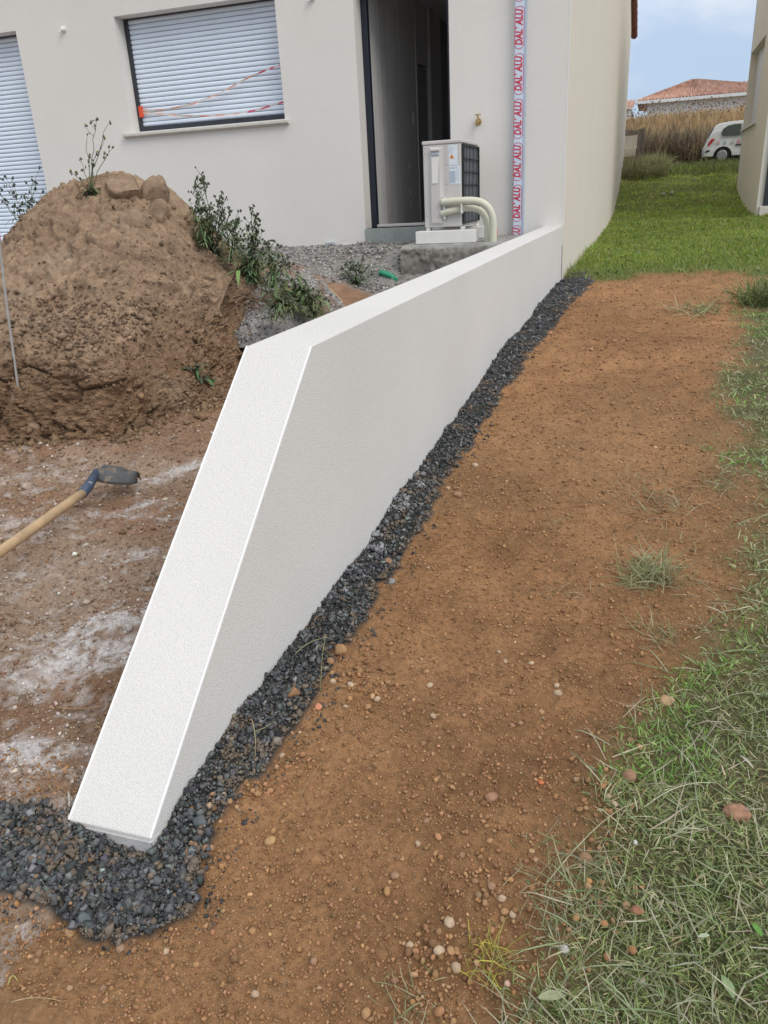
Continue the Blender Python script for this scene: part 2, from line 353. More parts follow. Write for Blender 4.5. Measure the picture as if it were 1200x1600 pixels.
def micro(X, Y):
    d = np.hypot(X, Y)
    left = X < (WX-.1)
    f = sst(60, 8, d)
    z = .020*fbm(X*3.1, Y*3.1, 0, 4, 51) + .014*fbm(X*13, Y*13, 0, 4, 52)*f + .014*fbm(X*2.2, Y*8, 0, 3, 58)*f
    near = sst(9, 3, d)
    f1, f2, cid = worley(X*32, Y*32, 0, 61, False)
    z = z + near*.009*np.clip(.55-f1, 0, 1)*(.2+cid) + near*.006*fbm(X*40, Y*40, 0, 3, 62)
    # left floor is rougher, trampled
    z = z + np.where(left, .034*fbm(X*5, Y*5, 0, 5, 53, .6)+.018*np.abs(fbm(X*11, Y*11, 0, 3, 54)), 0)
    # bank behind the wall and beside the mound is lumpy
    bk = sst(5.2, 5.8, Y)*sst(7.6, 7.0, Y)*left
    z = z + bk*(.06*fbm(X*4, Y*4, 0, 4, 55))
    # far lawn is bumpy, rising bank broken up
    fb = sst(21, 23.5, Y)*sst(28, 26, Y)
    z = z + fb*.13*fbm(X*.9, Y*1.6, 0, 4, 56) + sst(10, 13, Y)*.035*fbm(X*1.7, Y*1.7, 0, 3, 57)*(~left)
    # hollow dug beside the shovel
    p = _pt(60, 935); z = z - .05*np.exp(-(((X-p[0])/.18)**2+((Y-p[1])/.12)**2))
    p = _pt(100, 1090); z = z - .03*np.exp(-(((X-p[0])/.2)**2+((Y-p[1])/.06)**2))
    p = _pt(190, 990); z = z + .05*np.exp(-(((X-p[0])/.14)**2+((Y-p[1])/.09)**2))
    return z
def gz(X, Y):
    X = np.asarray(X, float); Y = np.asarray(Y, float)
    z = macro(X, Y) + micro(X, Y)
    z = z - .026*np.exp(-((X+1.08)/.2)**2-((Y-1.05)/.07)**2)
    return z + np.where(gravel_mask(X, Y), .012, 0)
def hit(px, py, y0=.5, y1=60, fn=None):
    """where the line of sight through a photo pixel meets the ground"""
    r = ray(px, py); r = r/r[1]; ys = np.concatenate([np.arange(y0, 12, .01), np.arange(12, y1, .05)])
    P = r[None, :]*ys[:, None]; g = (fn or macro)(P[:, 0], P[:, 1]); k = np.argmax(P[:, 2] < g)
    return np.array([P[k, 0], P[k, 1], g[k]])

def axis_coords(lo, hi, fine_lo, fine_hi, step, grow):
    a = list(np.arange(fine_lo, fine_hi, step)); s = step; v = fine_lo; left = []
    while v > lo: s *= grow; v -= s; left.append(v)
    s = step; v = a[-1]; rightl = []
    while v < hi: s *= grow; v += s; rightl.append(v)
    return np.array(left[::-1]+a+rightl)
ax = axis_coords(-260, 260, -3.1, 1.4, .016, 1.06)
ay = axis_coords(-60, 320, .66, 2.6, .014, 1.02)
GX, GY = np.meshgrid(ax, ay)
x, y = GX.ravel(), GY.ravel()
z = gz(x, y)
gm = grass_mask(x, y); vm = gravel_mask(x, y); dm = dust_mask(x, y)
def mix(a, b, t): return a*(1-t[:, None]) + np.array(b)[None, :]*t[:, None]
soil = np.array([.345, .188, .092])
c = np.tile(soil, (len(x), 1))
n1 = fbm(x*1.3, y*1.3, 0, 4, 71)[:, None]; n2 = fbm(x*9, y*9, 0, 5, 72, .65)[:, None]
c = c*(1+.28*n1+.34*n2)
c = mix(c, (.33, .21, .115), np.clip(.5*fbm(x*.8+3, y*.8, 0, 3, 73)+.1, 0, .6))
leftm = (x < WX-.1)
cl = np.array([.27, .165, .105])*(1+.3*n2+.2*n1)
cl = mix(cl*1.1, (.40, .31, .24), np.clip(.45+.9*fbm(x*2.2, y*2.2, 0, 4, 74), 0, .8)*sst(4.3, 3.0, y))
tm = sst(7.35, 7.6, y+.35*fbm(x*3, y*3, 0, 3, 75)+.7*sst(-2.7, -2.2, x))
cl = mix(cl, (.27, .265, .25), tm)
c = np.where(leftm[:, None], cl, c)
dd = np.where(leftm, dm, dm*0)
c = mix(c, (.72, .70, .70), dd*.85)
turf = np.array([.15, .17, .055])*(1+.25*n2)
nearturf = mix(np.tile([.17, .145, .085], (len(x), 1)), (.10, .115, .05), np.clip(.5+.8*fbm(x*5, y*5, 0, 3, 76), 0, 1))
turf = np.where((y < 9)[:, None], nearturf, turf)
c = c*(1-gm[:, None]) + turf*gm[:, None]
c = np.where(vm[:, None], np.array([.062, .063, .062])*(1+.5*n2), c)
fld = sst(31, 33, y)
c = mix(c, (.30, .22, .12), fld)
me = npmesh('ground', np.stack([x, y, z], 1), np.stack([(np.arange(len(ay)-1)[:, None]*len(ax)+np.arange(len(ax)-1)[None, :]).ravel()+k for k in (0, 1, len(ax)+1, len(ax))], 1), M['ground'], np.clip(c, .01, 1), True)
g = link('ground', me); tag(g, kind='structure')

# ------------------------------------------------------------------ scatter helpers
def ico(sub=0):
    t = (1+5**.5)/2
    V = np.array([(-1, t, 0), (1, t, 0), (-1, -t, 0), (1, -t, 0), (0, -1, t), (0, 1, t), (0, -1, -t), (0, 1, -t), (t, 0, -1), (t, 0, 1), (-t, 0, -1), (-t, 0, 1)], float)
    V /= np.linalg.norm(V[0])
    Fc = [(0, 11, 5), (0, 5, 1), (0, 1, 7), (0, 7, 10), (0, 10, 11), (1, 5, 9), (5, 11, 4), (11, 10, 2), (10, 7, 6), (7, 1, 8), (3, 9, 4), (3, 4, 2), (3, 2, 6), (3, 6, 8), (3, 8, 9), (4, 9, 5), (2, 4, 11), (6, 2, 10), (8, 6, 7), (9, 8, 1)]
    V = list(map(tuple, V))
    for _ in range(sub):
        cache = {}; nf = []
        def midp(a, b):
            k = (min(a, b), max(a, b))
            if k not in cache:
                p = np.array(V[a])+np.array(V[b]); p /= np.linalg.norm(p); V.append(tuple(p)); cache[k] = len(V)-1
            return cache[k]
        for a, b, c_ in Fc:
            ab, bc, ca = midp(a, b), midp(b, c_), midp(c_, a); nf += [(a, ab, ca), (b, bc, ab), (c_, ca, bc), (ab, bc, ca)]
        Fc = nf
    return np.array(V), np.array(Fc)
IV, IF = ico(0); IV1, IF1 = ico(1); IV2, IF2 = ico(2); IV3, IF3 = ico(3)
CV = np.array([(a, b, c_) for c_ in (-1, 1) for b in (-1, 1) for a in (-1, 1)], float)*.72
CF = np.array([(0, 2, 3), (0, 3, 1), (4, 5, 7), (4, 7, 6), (0, 1, 5), (0, 5, 4), (2, 6, 7), (2, 7, 3), (0, 4, 6), (0, 6, 2), (1, 3, 7), (1, 7, 5)])
OV = np.array([(1, 0, 0), (-1, 0, 0), (0, 1, 0), (0, -1, 0), (0, 0, 1), (0, 0, -1)], float)*1.05
OF = np.array([(0, 2, 4), (2, 1, 4), (1, 3, 4), (3, 0, 4), (2, 0, 5), (1, 2, 5), (3, 1, 5), (0, 3, 5)])
def rock_shape(V, seed, angular):
    r = np.random.default_rng(seed); P = V.copy()
    if len(V) == 6: return P@np.linalg.qr(r.normal(size=(3, 3)))[0]*(1+.3*r.uniform(-1, 1, (6, 1)))
    if len(V) == 8:
        P = P*(1+.42*r.uniform(-1, 1, P.shape)); P[r.integers(0, 8)] *= .45; P[r.integers(0, 8)] *= .6
        return P
    if angular:    # cut by random planes: crushed stone facets
        for _ in range(9):
            n = r.normal(size=3); n /= np.linalg.norm(n); d = r.uniform(.45, .85); q = P@n
            P = P - np.outer(np.clip(q-d, 0, None), n)
    P = P*(1+.1*r.normal(size=(len(P), 1))*(.6 if angular else .5)*(1 if len(V) < 600 else .25))
    return P
def rand_rot(n, r, tilt=1.):
    a = r.uniform(0, 2*np.pi, n); b = r.normal(0, .5*tilt, n); c_ = r.normal(0, .5*tilt, n)
    ca, sa, cb, sb, cc, sc = np.cos(a), np.sin(a), np.cos(b), np.sin(b), np.cos(c_), np.sin(c_)
    Rz = np.zeros((n, 3, 3)); Rz[:, 0, 0] = ca; Rz[:, 0, 1] = -sa; Rz[:, 1, 0] = sa; Rz[:, 1, 1] = ca; Rz[:, 2, 2] = 1
    Rx = np.zeros((n, 3, 3)); Rx[:, 0, 0] = 1; Rx[:, 1, 1] = cb; Rx[:, 1, 2] = -sb; Rx[:, 2, 1] = sb; Rx[:, 2, 2] = cb
    Ry = np.zeros((n, 3, 3)); Ry[:, 1, 1] = 1; Ry[:, 0, 0] = cc; Ry[:, 0, 2] = sc; Ry[:, 2, 0] = -sc; Ry[:, 2, 2] = cc
    return Rz@Rx@Ry
def scatter(name, pos, size, cols, mt, angular=False, flatness=(.5, .9), base=0, seed=1, parent=None, smooth=False, tilt=1., sink=.25):
    """many small stones as one mesh. pos (n,3), size (n,)"""
    r = np.random.default_rng(seed); n = len(pos); V0, F0 = [(IV, IF), (IV1, IF1), (CV, CF), (OV, OF)][base]
    sh = [rock_shape(V0, seed*31+k, angular) for k in range(14)]
    k = r.integers(0, 14, n); B = np.stack(sh)[k]
    sc = np.stack([size*r.uniform(.8, 1.25, n), size*r.uniform(.6, 1., n), size*r.uniform(*flatness, n)], 1)
    B = B*sc[:, None, :]; B = np.einsum('nij,nvj->nvi', rand_rot(n, r, tilt), B)
    P = pos + np.stack([0*size, 0*size, sc[:, 2]*(1-2*sink)*.8], 1)
    V = (B+P[:, None, :]).reshape(-1, 3); Fa = (F0[None]+(np.arange(n)*len(V0))[:, None, None]).reshape(-1, 3)
    C = np.repeat(cols, len(V0), 0)
    me = npmesh(name, V, Fa, mt, np.clip(C, .005, 1), smooth)
    o = link(name, me, parent); return tag(o, kind='stuff')
def palette(n, cols, w, r, jit=.15):
    c_ = np.array(cols)[r.choice(len(cols), n, p=np.array(w)/np.sum(w))]
    return c_*(1+jit*r.normal(size=(n, 1)))*(1+.04*r.normal(size=(n, 3)))
def sample_area(n, x0, x1, y0, y1, r, power=2.):
    """more points close to the camera: density ~ 1/Y^power"""
    u = r.uniform(0, 1, n)
    a = 1-power
    yy = (y0**a + u*(y1**a-y0**a))**(1/a) if abs(a) > 1e-6 else y0*(y1/y0)**u
    return r.uniform(x0, x1, n), yy
def in_wall(X, Y): return ((X < WX+.002) & (X > WXL-.01) & (Y > 1.082) & (Y < 9.7))

# ------------------------------------------------------------------ crushed dark slate along the wall foot
r = np.random.default_rng(11)
X, Y = sample_area(112000, -1.5, -.5, .78, 10.3, r, 1.45)
k = gravel_mask(X, Y) & ~in_wall(X, Y) & ~((X < WX) & (Y > 1.3)); X, Y = X[k], Y[k]
size = np.clip(r.lognormal(-5.85, .6, len(X)), .0014, .0125)*np.clip(.9+Y*.12, .9, 2.1)
col = palette(len(X), [(.088, .094, .098), (.135, .142, .146), (.05, .054, .057), (.21, .215, .215), (.18, .14, .10)], [5, 3, 2.5, .8, .35], r, .22)
p = hit(600, 830); dustg = np.exp(-(((X-p[0])/.15)**2+((Y-p[1])/.7)**2)); q = hit(555, 900); dustg = np.maximum(dustg, np.exp(-(((X-q[0])/.07)**2+((Y-q[1])/.12)**2)))
dust_on = (dustg*(.6+.9*fbm(X*20, Y*20, 0, 2, 90)) > .62)
col[dust_on] = col[dust_on]*.4+np.array([.42, .43, .45])*.6
soily = ~(gravel_mask(X+.035, Y) & gravel_mask(X, Y-.03) & gravel_mask(X-.03, Y) | (X < WX+.05) & (Y > 1.1)) ; mixc = (soily & (fbm(X*25, Y*25, 0, 2, 91)+r.normal(0, .2, len(X)) > .0)) | (fbm(X*9, Y*9, 0, 3, 92)+r.normal(0, .15, len(X)) > .38)
col[mixc] = col[mixc]*.45+np.array([.24, .17, .11])*.55
scatter('slate_gravel', np.stack([X, Y, gz(X, Y)+.001+.004*r.uniform(0, 1, len(X))], 1), size, col, M['slate'], True, (.3, .8), 2, 3, tilt=1.6)
# chips spilled over the edge on to the soil
X, Y = sample_area(30000, -1.6, -.4, .72, 10.3, r, 1.45); near_ = gravel_mask(X+.035, Y)|gravel_mask(X-.035, Y)|gravel_mask(X, Y+.035)|gravel_mask(X-.02, Y+.02)|gravel_mask(X-.07, Y)
k = near_ & ~gravel_mask(X, Y) & ~in_wall(X, Y) & (r.uniform(0, 1, len(X)) < .5) & ~((X < WX) & (Y > 1.3)); X, Y = X[k], Y[k]
scatter('spilled_slate_chips', np.stack([X, Y, gz(X, Y)], 1), np.clip(r.lognormal(-6., .55, len(X)), .0012, .008)*np.clip(.9+Y*.12, .9, 2.1), palette(len(X), [(.052, .057, .062), (.085, .092, .096), (.2, .13, .08)], [5, 3, 2], r, .22), M['slate'], True, (.3, .8), 2, 44, tilt=1.6)
# larger pieces
X, Y = sample_area(1500, -1.5, -.5, .8, 10.2, r, 1.5)
k = gravel_mask(X, Y) & ~in_wall(X, Y) & ~((X < WX) & (Y > 1.3)); X, Y = X[k], Y[k]
size = r.uniform(.006, .0125, len(X))*np.clip(.9+Y*.08, .9, 1.6)
col = palette(len(X), [(.085, .092, .098), (.135, .142, .148), (.055, .06, .065)], [5, 3, 3], r, .2)
scatter('coarse_slate_gravel', np.stack([X, Y, gz(X, Y)+.006], 1), size, col, M['slate'], True, (.35, .7), 2, 4, tilt=1.3)

# ------------------------------------------------------------------ pebbles and crumbs of the bare soil
r = np.random.default_rng(12)
PAL = [(.36, .20, .10), (.31, .17, .083), (.41, .25, .14), (.235, .13, .063), (.45, .33, .22)]
def soilpts(n, y0, y1, pw, maxg=.6, gr=True):
    X, Y = sample_area(n, -3.2, 1.5, y0, y1, r, pw)
    g_ = grass_mask(X, Y); k = (X > WX+.03) & (g_ < maxg*r.uniform(0, 1, n)+.1)
    k |= (Y < 1.25) & (X <= WX+.03)
    k &= ~in_wall(X, Y) & (np.abs(X) < .9*Y+.6)
    if gr: k &= ~gravel_mask(X, Y)
    return X[k], Y[k]
X, Y = soilpts(195000, .72, 10.6, 1.5)
size = np.clip(r.lognormal(-6.2, .5, len(X)), .0009, .007)*np.clip(.85+.22*Y, 1, 2.4)
scatter('soil_crumbs', np.stack([X, Y, gz(X, Y)], 1), size, palette(len(X), PAL, [6, 5, 1.6, 1.6, .08], r, .13), M['stone'], True, (.5, .9), 3, 5)
X, Y = soilpts(6500, .74, 9, 1.5)
cl = fbm(X*2.5, Y*2.5, 0, 3, 95); k = cl+r.normal(0, .25, len(X)) > .16; X, Y = X[k], Y[k]
size = np.clip(r.lognormal(-5.6, .38, len(X)), .0025, .0085)*np.clip(.9+.06*Y, 1, 1.5)
scatter('soil_pebbles', np.stack([X, Y, gz(X, Y)], 1), size, palette(len(X), PAL, [5, 4, 2., 2, .3], r, .14), M['stone'], False, (.6, .95), 1, 6, smooth=True)
# pebbles raked against the edge of the slate strip and below the lawn edge
XX = []; YY = []
for (px, py, n, sp) in [(560, 1070, 90, .05), (590, 1085, 40, .04), (340, 1270, 60, .04), (410, 1235, 30, .03), (300, 1330, 40, .03), (470, 1175, 25, .03), (640, 840, 30, .06), (700, 760, 40, .08), (800, 600, 30, .12),
                        (940, 1420, 60, .06), (760, 1410, 120, .07), (680, 1500, 60, .05), (120, 1420, 30, .04), (250, 1420, 40, .03), (40, 1400, 40, .04), (950, 1270, 50, .06), (850, 640, 15, .15)]:
    p = hit(px, py); n = int(n*.75); XX += list(p[0]+r.laplace(0, sp*.6, n)); YY += list(p[1]+r.laplace(0, sp*1.2, n))
X, Y = np.array(XX), np.array(YY); k = (~in_wall(X, Y) & (X > WX+.01) | (Y < 1.05)) & (~gravel_mask(X, Y) | (r.uniform(0, 1, len(X)) < .12)); X, Y = X[k], Y[k]
size = np.clip(r.lognormal(-5.3, .35, len(X)), .0028, .0095)
scatter('raked_pebbles', np.stack([X, Y, gz(X, Y)+.003], 1), size, palette(len(X), PAL, [4, 4, 1.8, 2, .3], r, .16), M['stone'], False, (.6, .95), 1, 7, smooth=True)
# rubble crumbs of the trampled floor left of the wall
X, Y = sample_area(90000, -4.2, WXL, .85, 5.6, r, 1.5)
k = ~in_wall(X, Y) & ~gravel_mask(X, Y) & (X > -.95*Y-.6); X, Y = X[k], Y[k]
size = np.clip(r.lognormal(-6.15, .6, len(X)), .001, .013)*np.clip(.8+.2*Y, 1, 1.6)
cc = palette(len(X), [(.27, .17, .11), (.21, .125, .08), (.36, .27, .19), (.5, .44, .38), (.72, .68, .64)], [5, 3, 3, 1, .3], r, .16)
dmk = dust_mask(X, Y); cc = cc*(1-.75*dmk[:, None]) + np.array([.68, .66, .66])*.75*dmk[:, None]
scatter('floor_rubble', np.stack([X, Y, gz(X, Y)], 1), size, cc, M['stone'], True, (.4, .9), 3, 8)
# grey gravel of the terrace in front of the house
X = r.uniform(-6.2, WXL-.02, 26000); Y = r.uniform(6.6, 9.58, 26000); k = (Y+.35*fbm(X*3, Y*3, 0, 3, 75) > 7.5-.7*sst(-2.7, -2.2, X)) & ~in_wall(X, Y); X, Y = X[k], Y[k]
scatter('terrace_gravel', np.stack([X, Y, gz(X, Y)], 1), r.uniform(.009, .020, len(X)), palette(len(X), [(.30, .29, .275), (.20, .195, .19), (.42, .41, .39), (.24, .2, .16)], [4, 3, 2, 1], r, .15), M['stone'], True, (.5, .8), 3, 9)

# ------------------------------------------------------------------ spoil heap of dug clay
H_Y = 5.8
sil = [(-90, 440), (-30, 395), (0, 383), (22, 372), (40, 345), (52, 325), (70, 300), (95, 283), (120, 273), (150, 270), (172, 266), (190, 262), (205, 268), (218, 290), (229, 274), (240, 268), (252, 285), (262, 304), (285, 322), (305, 345), (330, 372), (352, 392), (385, 425), (410, 462), (425, 500), (440, 560)]
sx = []; szv = []
for (a, b) in sil: p = onY(a, b, H_Y); sx.append(p[0]); szv.append(p[2])
basepx = [(-120, 700), (0, 703), (60, 697), (110, 692), (160, 688), (205, 684), (235, 665), (265, 652), (310, 645), (345, 628), (362, 600), (372, 560)]
bx_ = []; by_ = []
for (a, b) in basepx: p = hit(a, b); bx_.append(p[0]); by_.append(p[1])
bx_ += [-2.5, -2.42]; by_ += [5.95, 6.3]
bx_ = np.array([-7.0]+bx_); by_ = np.array([by_[0]]+by_)
NX, NT = 410, 360
def curve(xs_, ys_, n):
    d = np.concatenate([[0], np.cumsum(np.hypot(np.diff(xs_), np.diff(ys_)))]); t_ = np.linspace(0, d[-1], n)
    a_, b_ = np.interp(t_, d, xs_), np.interp(t_, d, ys_)
    for _ in range(60): a_[1:-1] = (a_[:-2]+2*a_[1:-1]+a_[2:])/4; b_[1:-1] = (b_[:-2]+2*b_[1:-1]+b_[2:])/4
    return a_, b_
cxx, cyy = curve(bx_, by_, NX)
tx, ty = np.gradient(cxx), np.gradient(cyy); tl_ = np.hypot(tx, ty); nxn, nyn = -ty/tl_, tx/tl_
wob = .09*fbm(np.arange(NX)*.018, np.zeros(NX), 0, 3, 101); cxx = cxx+nxn*wob; cyy = cyy+nyn*wob
# ridge points, matched to the foot line
kx = np.interp(cxx, [-7.0, -4.2, -3.3, -2.9, -2.6, -2.4, -2.3], [-7.2, -4.75, -4.0, -3.5, -3.05, -2.8, -2.75])
kk_ = np.linspace(0, 1, NX); 
for _ in range(200): kx[1:-1] = (kx[:-2]+2*kx[1:-1]+kx[2:])/4
zrid = np.interp(kx, sx, szv) - .035
yrid = np.maximum(H_Y, cyy+.12) + .0*kx
t = np.linspace(0, 1, NT)
T = np.tile(t[:, None], (1, NX))
f_face = np.clip(T/.34, 0, 1); f_slope = np.clip((T-.34)/.52, 0, 1); f_back = np.clip((T-.86)/.14, 0, 1)
facew = .17
tx0 = cxx[None, :]+nxn[None, :]*facew*f_face; ty0 = cyy[None, :]+nyn[None, :]*facew*f_face
MX = tx0 + (kx[None, :]-(cxx+nxn*facew)[None, :])*f_slope; YY = ty0 + (yrid[None, :]-(cyy+nyn*facew)[None, :])*f_slope + 1.3*f_back
ZR = np.tile(zrid[None, :], (NT, 1)); Z0 = np.tile((macro(cxx, cyy)-.05)[None, :], (NT, 1))
cut_h = .50 + .08*fbm(np.arange(NX)*.01, np.zeros(NX), 0, 3, 103)[None, :] - .40*sst(-2.95, -2.5, cxx)[None, :]
ZT = np.minimum(Z0 + cut_h, ZR-.02)
ff = f_face**.9
fs = np.interp(f_slope, [0, .3, .6, 1], [0, .17, .52, 1])
bench = sst(-3.0, -3.6, cxx)[None, :]
fs = fs*(1-bench) + bench*np.interp(f_slope, [0, .42, .60, .82, 1], [0, .07, .36, .78, 1])
rgt = sst(-3.4, -2.6, cxx)[None, :]; fs = fs*(1-rgt) + rgt*f_slope**1.15
ZZ = np.where(T > .34, ZT + (ZR-ZT)*fs, Z0*(1-ff) + ZT*ff)
ZZ = ZZ - (ZR+.75)*sst(0, 1, f_back)
endf = sst(.97, 1, np.linspace(0, 1, NX))[None, :]; ZZ = ZZ*(1-endf) + (macro(MX, YY)-.2)*endf
P = np.stack([MX, YY, ZZ], 2)
for _ in range(30): P[:, 1:-1] = (P[:, :-2]+2*P[:, 1:-1]+P[:, 2:])/4
for _ in range(6): P[1:-1] = (P[:-2]+2*P[1:-1]+P[2:])/4
def gridnormal(P):
    du = np.gradient(P, axis=1); dv_ = np.gradient(P, axis=0); n = np.cross(du, dv_); return n/np.maximum(np.linalg.norm(n, axis=2, keepdims=True), 1e-9)
N = gridnormal(P)
for _ in range(6):
    N[1:-1] = (N[:-2]+2*N[1:-1]+N[2:])/4; N[:, 1:-1] = (N[:, :-2]+2*N[:, 1:-1]+N[:, 2:])/4
N /= np.linalg.norm(N, axis=2, keepdims=True)
px_, py_, pz_ = P[..., 0], P[..., 1], P[..., 2]
wx, wy, wz = px_+.10*fbm(px_*4, py_*4, pz_*4, 3, 110), py_+.10*fbm(px_*4, py_*4, pz_*4, 3, 111), pz_+.10*fbm(px_*4, py_*4, pz_*4, 3, 112)
f1, f2, cid = worley(wx*6., wy*5., wz*3.6, 120)
g1, g2, cid2 = worley(wx*14, wy*12, wz*9, 124)
onface = sst(.0, .04, T)*sst(.46, .30, T)
amp = .75+.6*onface
D = .055*fbm(px_*2.1, py_*2.1, pz_*2.1, 5, 115, .6) + amp*(.062*(cid-.4)*sst(0, .07, f2-f1) - .030*sst(.06, 0, f2-f1))
h1_, h2_, cid3 = worley(wx*24, wy*24, wz*24, 127)
rough = .35+.65*sst(-.1, .35, fbm(px_*1.4, py_*1.4, pz_*1.4, 2, 131))
D = D + np.maximum(rough, .55)*(.050*(cid2-.4)*sst(0, .09, g2-g1) - .018*sst(.09, 0, g2-g1)) + (.4+.6*rough+.5*onface)*(.017*(cid3-.4)*sst(0, .15, h2_-h1_) - .007*sst(.12, 0, h2_-h1_)) + .034*fbm(px_*10, py_*9, pz_*6.5, 5, 116, .66)*(.6+1.1*onface) + onface*(.075*fbm(px_*3.6, py_*3.6, pz_*1.3, 4, 118) + .03*fbm(px_*13, py_*13, pz_*5, 3, 119)) + .013*fbm(px_*34, py_*34, pz_*34, 3, 117, .65)
D = D*sst(0, .03, T)
D = D*(1-.65*sst(.82, .92, T))
P = P + N*D[..., None]
# erosion hole near the summit, deep crack
def dent(px, py, rr, dep, sxx=1.):
    global P
    tgt = ray(px, py); tgt = tgt/np.linalg.norm(tgt)
    dirs = P/np.linalg.norm(P, axis=2, keepdims=True); cr_ = dirs@tgt
    kk = np.unravel_index(np.argmax(np.where(T < .86, cr_, 0)), cr_.shape); c0 = P[kk]
    d = np.linalg.norm((P-c0)*np.array([1/sxx, 1, 1]), axis=2); P = P - N*(dep*np.exp(-(d/rr)**4))[..., None]
    return c0
dent(112, 364, .035, .12)
for (a, b) in [(190, 300), (197, 308), (205, 318), (212, 330), (178, 330), (184, 345)]: dent(a, b, .022, .05)
def mound_col(P, D):
    x_, y_, z_ = P[:, 0], P[:, 1], P[:, 2]
    n = fbm(x_*3, y_*3, z_*3, 4, 140)[:, None]; n2 = fbm(x_*16, y_*16, z_*16, 3, 141)[:, None]
    c_ = np.array([.37, .26, .175])*(1+.3*n+.3*n2)
    if D is not None: c_ = c_*np.clip(1+3*D[:, None], .72, 1.2)*0+c_
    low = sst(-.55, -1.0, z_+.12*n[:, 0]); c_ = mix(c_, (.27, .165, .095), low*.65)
    gr = sst(.1, .5, fbm(x_*1.7+5, y_*1.7, z_*1.7, 3, 142)); c_ = mix(c_, (.38, .30, .22), gr*.5)
    p0 = onY(345, 490, 4.75); d = np.hypot(x_-p0[0], (z_-p0[2])*1.2); w = np.exp(-(d/.16)**2)*(fbm(x_*25, y_*25, z_*25, 3, 143)*.5+.5)
    c_ = mix(c_, (.78, .77, .76), np.clip((w-.33)*5, 0, 1))
    return c_
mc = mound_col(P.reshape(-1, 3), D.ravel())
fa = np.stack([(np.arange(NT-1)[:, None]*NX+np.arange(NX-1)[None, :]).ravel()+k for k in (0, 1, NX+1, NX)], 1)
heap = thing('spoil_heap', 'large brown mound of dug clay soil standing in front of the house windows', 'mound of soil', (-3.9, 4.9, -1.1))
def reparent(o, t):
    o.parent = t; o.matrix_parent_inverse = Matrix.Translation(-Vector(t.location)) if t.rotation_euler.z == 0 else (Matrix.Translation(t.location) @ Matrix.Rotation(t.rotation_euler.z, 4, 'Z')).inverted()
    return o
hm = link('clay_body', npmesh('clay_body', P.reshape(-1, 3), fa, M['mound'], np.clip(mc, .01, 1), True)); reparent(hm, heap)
MP, MN = P, N
def on_mound(px, py):
    tgt = ray(px, py); tgt = tgt/np.linalg.norm(tgt); dirs = MP/np.linalg.norm(MP, axis=2, keepdims=True)
    cr_ = np.where(T < .86, dirs@tgt, 0); c1 = cr_ > 1-(.0012**2)*4
    kk = np.unravel_index(np.argmax(cr_), cr_.shape)
    if c1.any():
        dist = np.where(c1, np.linalg.norm(MP, axis=2), 99); kk = np.unravel_index(np.argmin(dist), dist.shape)
    return MP[kk], MN[kk]
# loose clods on the heap
r = np.random.default_rng(15)
idx = r.integers(0, NT*NX, 40000); tt = T.ravel()[idx]; pp = P.reshape(-1, 3)[idx]
bn = fbm(pp[:, 0]*2, pp[:, 1]*2, pp[:, 2]*2, 2, 151)
k = (tt < .86) & ((bn > -.15) | (tt < .36)) ; pp = pp[k]
sz = np.clip(r.lognormal(-5.3, .6, len(pp)), .0025, .03)
o = scatter('clod', pp, sz, mound_col(pp, None)*(1+.2*r.normal(size=(len(pp), 1))), M['mound'], True, (.5, .9), 3, 16); reparent(o, heap)
# the drift of rounded clods on the bench
pts = []
for _ in range(900):
    a = r.normal(0, 1); b = r.normal(0, 1); q, nq = on_mound(118+a*70+b*14, 508+b*30-a*10); pts.append(q+nq*r.uniform(0, .01))
pts = np.array(pts); sz = np.clip(r.lognormal(-4.55, .45, len(pts)), .004, .027)
o = scatter('loose_clods', pts, sz, np.array([.30, .21, .145])*(1+.22*r.normal(size=(len(pts), 1)))*np.ones((1, 3)), M['mound'], True, (.6, .95), 1, 17); reparent(o, heap)
# debris that has rolled off the cut face on to the floor
q_ = r.integers(0, NX, 3600); e_ = r.exponential(.10, 3600); X = cxx[q_]-nxn[q_]*(e_-.04)+r.normal(0, .02, 3600); Y = cyy[q_]-nyn[q_]*(e_-.04)+r.normal(0, .02, 3600); k = (X < WXL-.05) & (X > -5); X, Y, e_ = X[k], Y[k], e_[k]
pts = np.stack([X, Y, gz(X, Y)], 1); sz = np.clip(r.lognormal(-4.75, .6, len(X))*np.exp(-e_*2), .003, .035)
o = scatter('fallen_clods', pts, sz, np.array([.33, .225, .14])*(1+.2*r.normal(size=(len(pts), 1)))*np.ones((1, 3)), M['mound'], True, (.6, .95), 2, 27); reparent(o, heap)
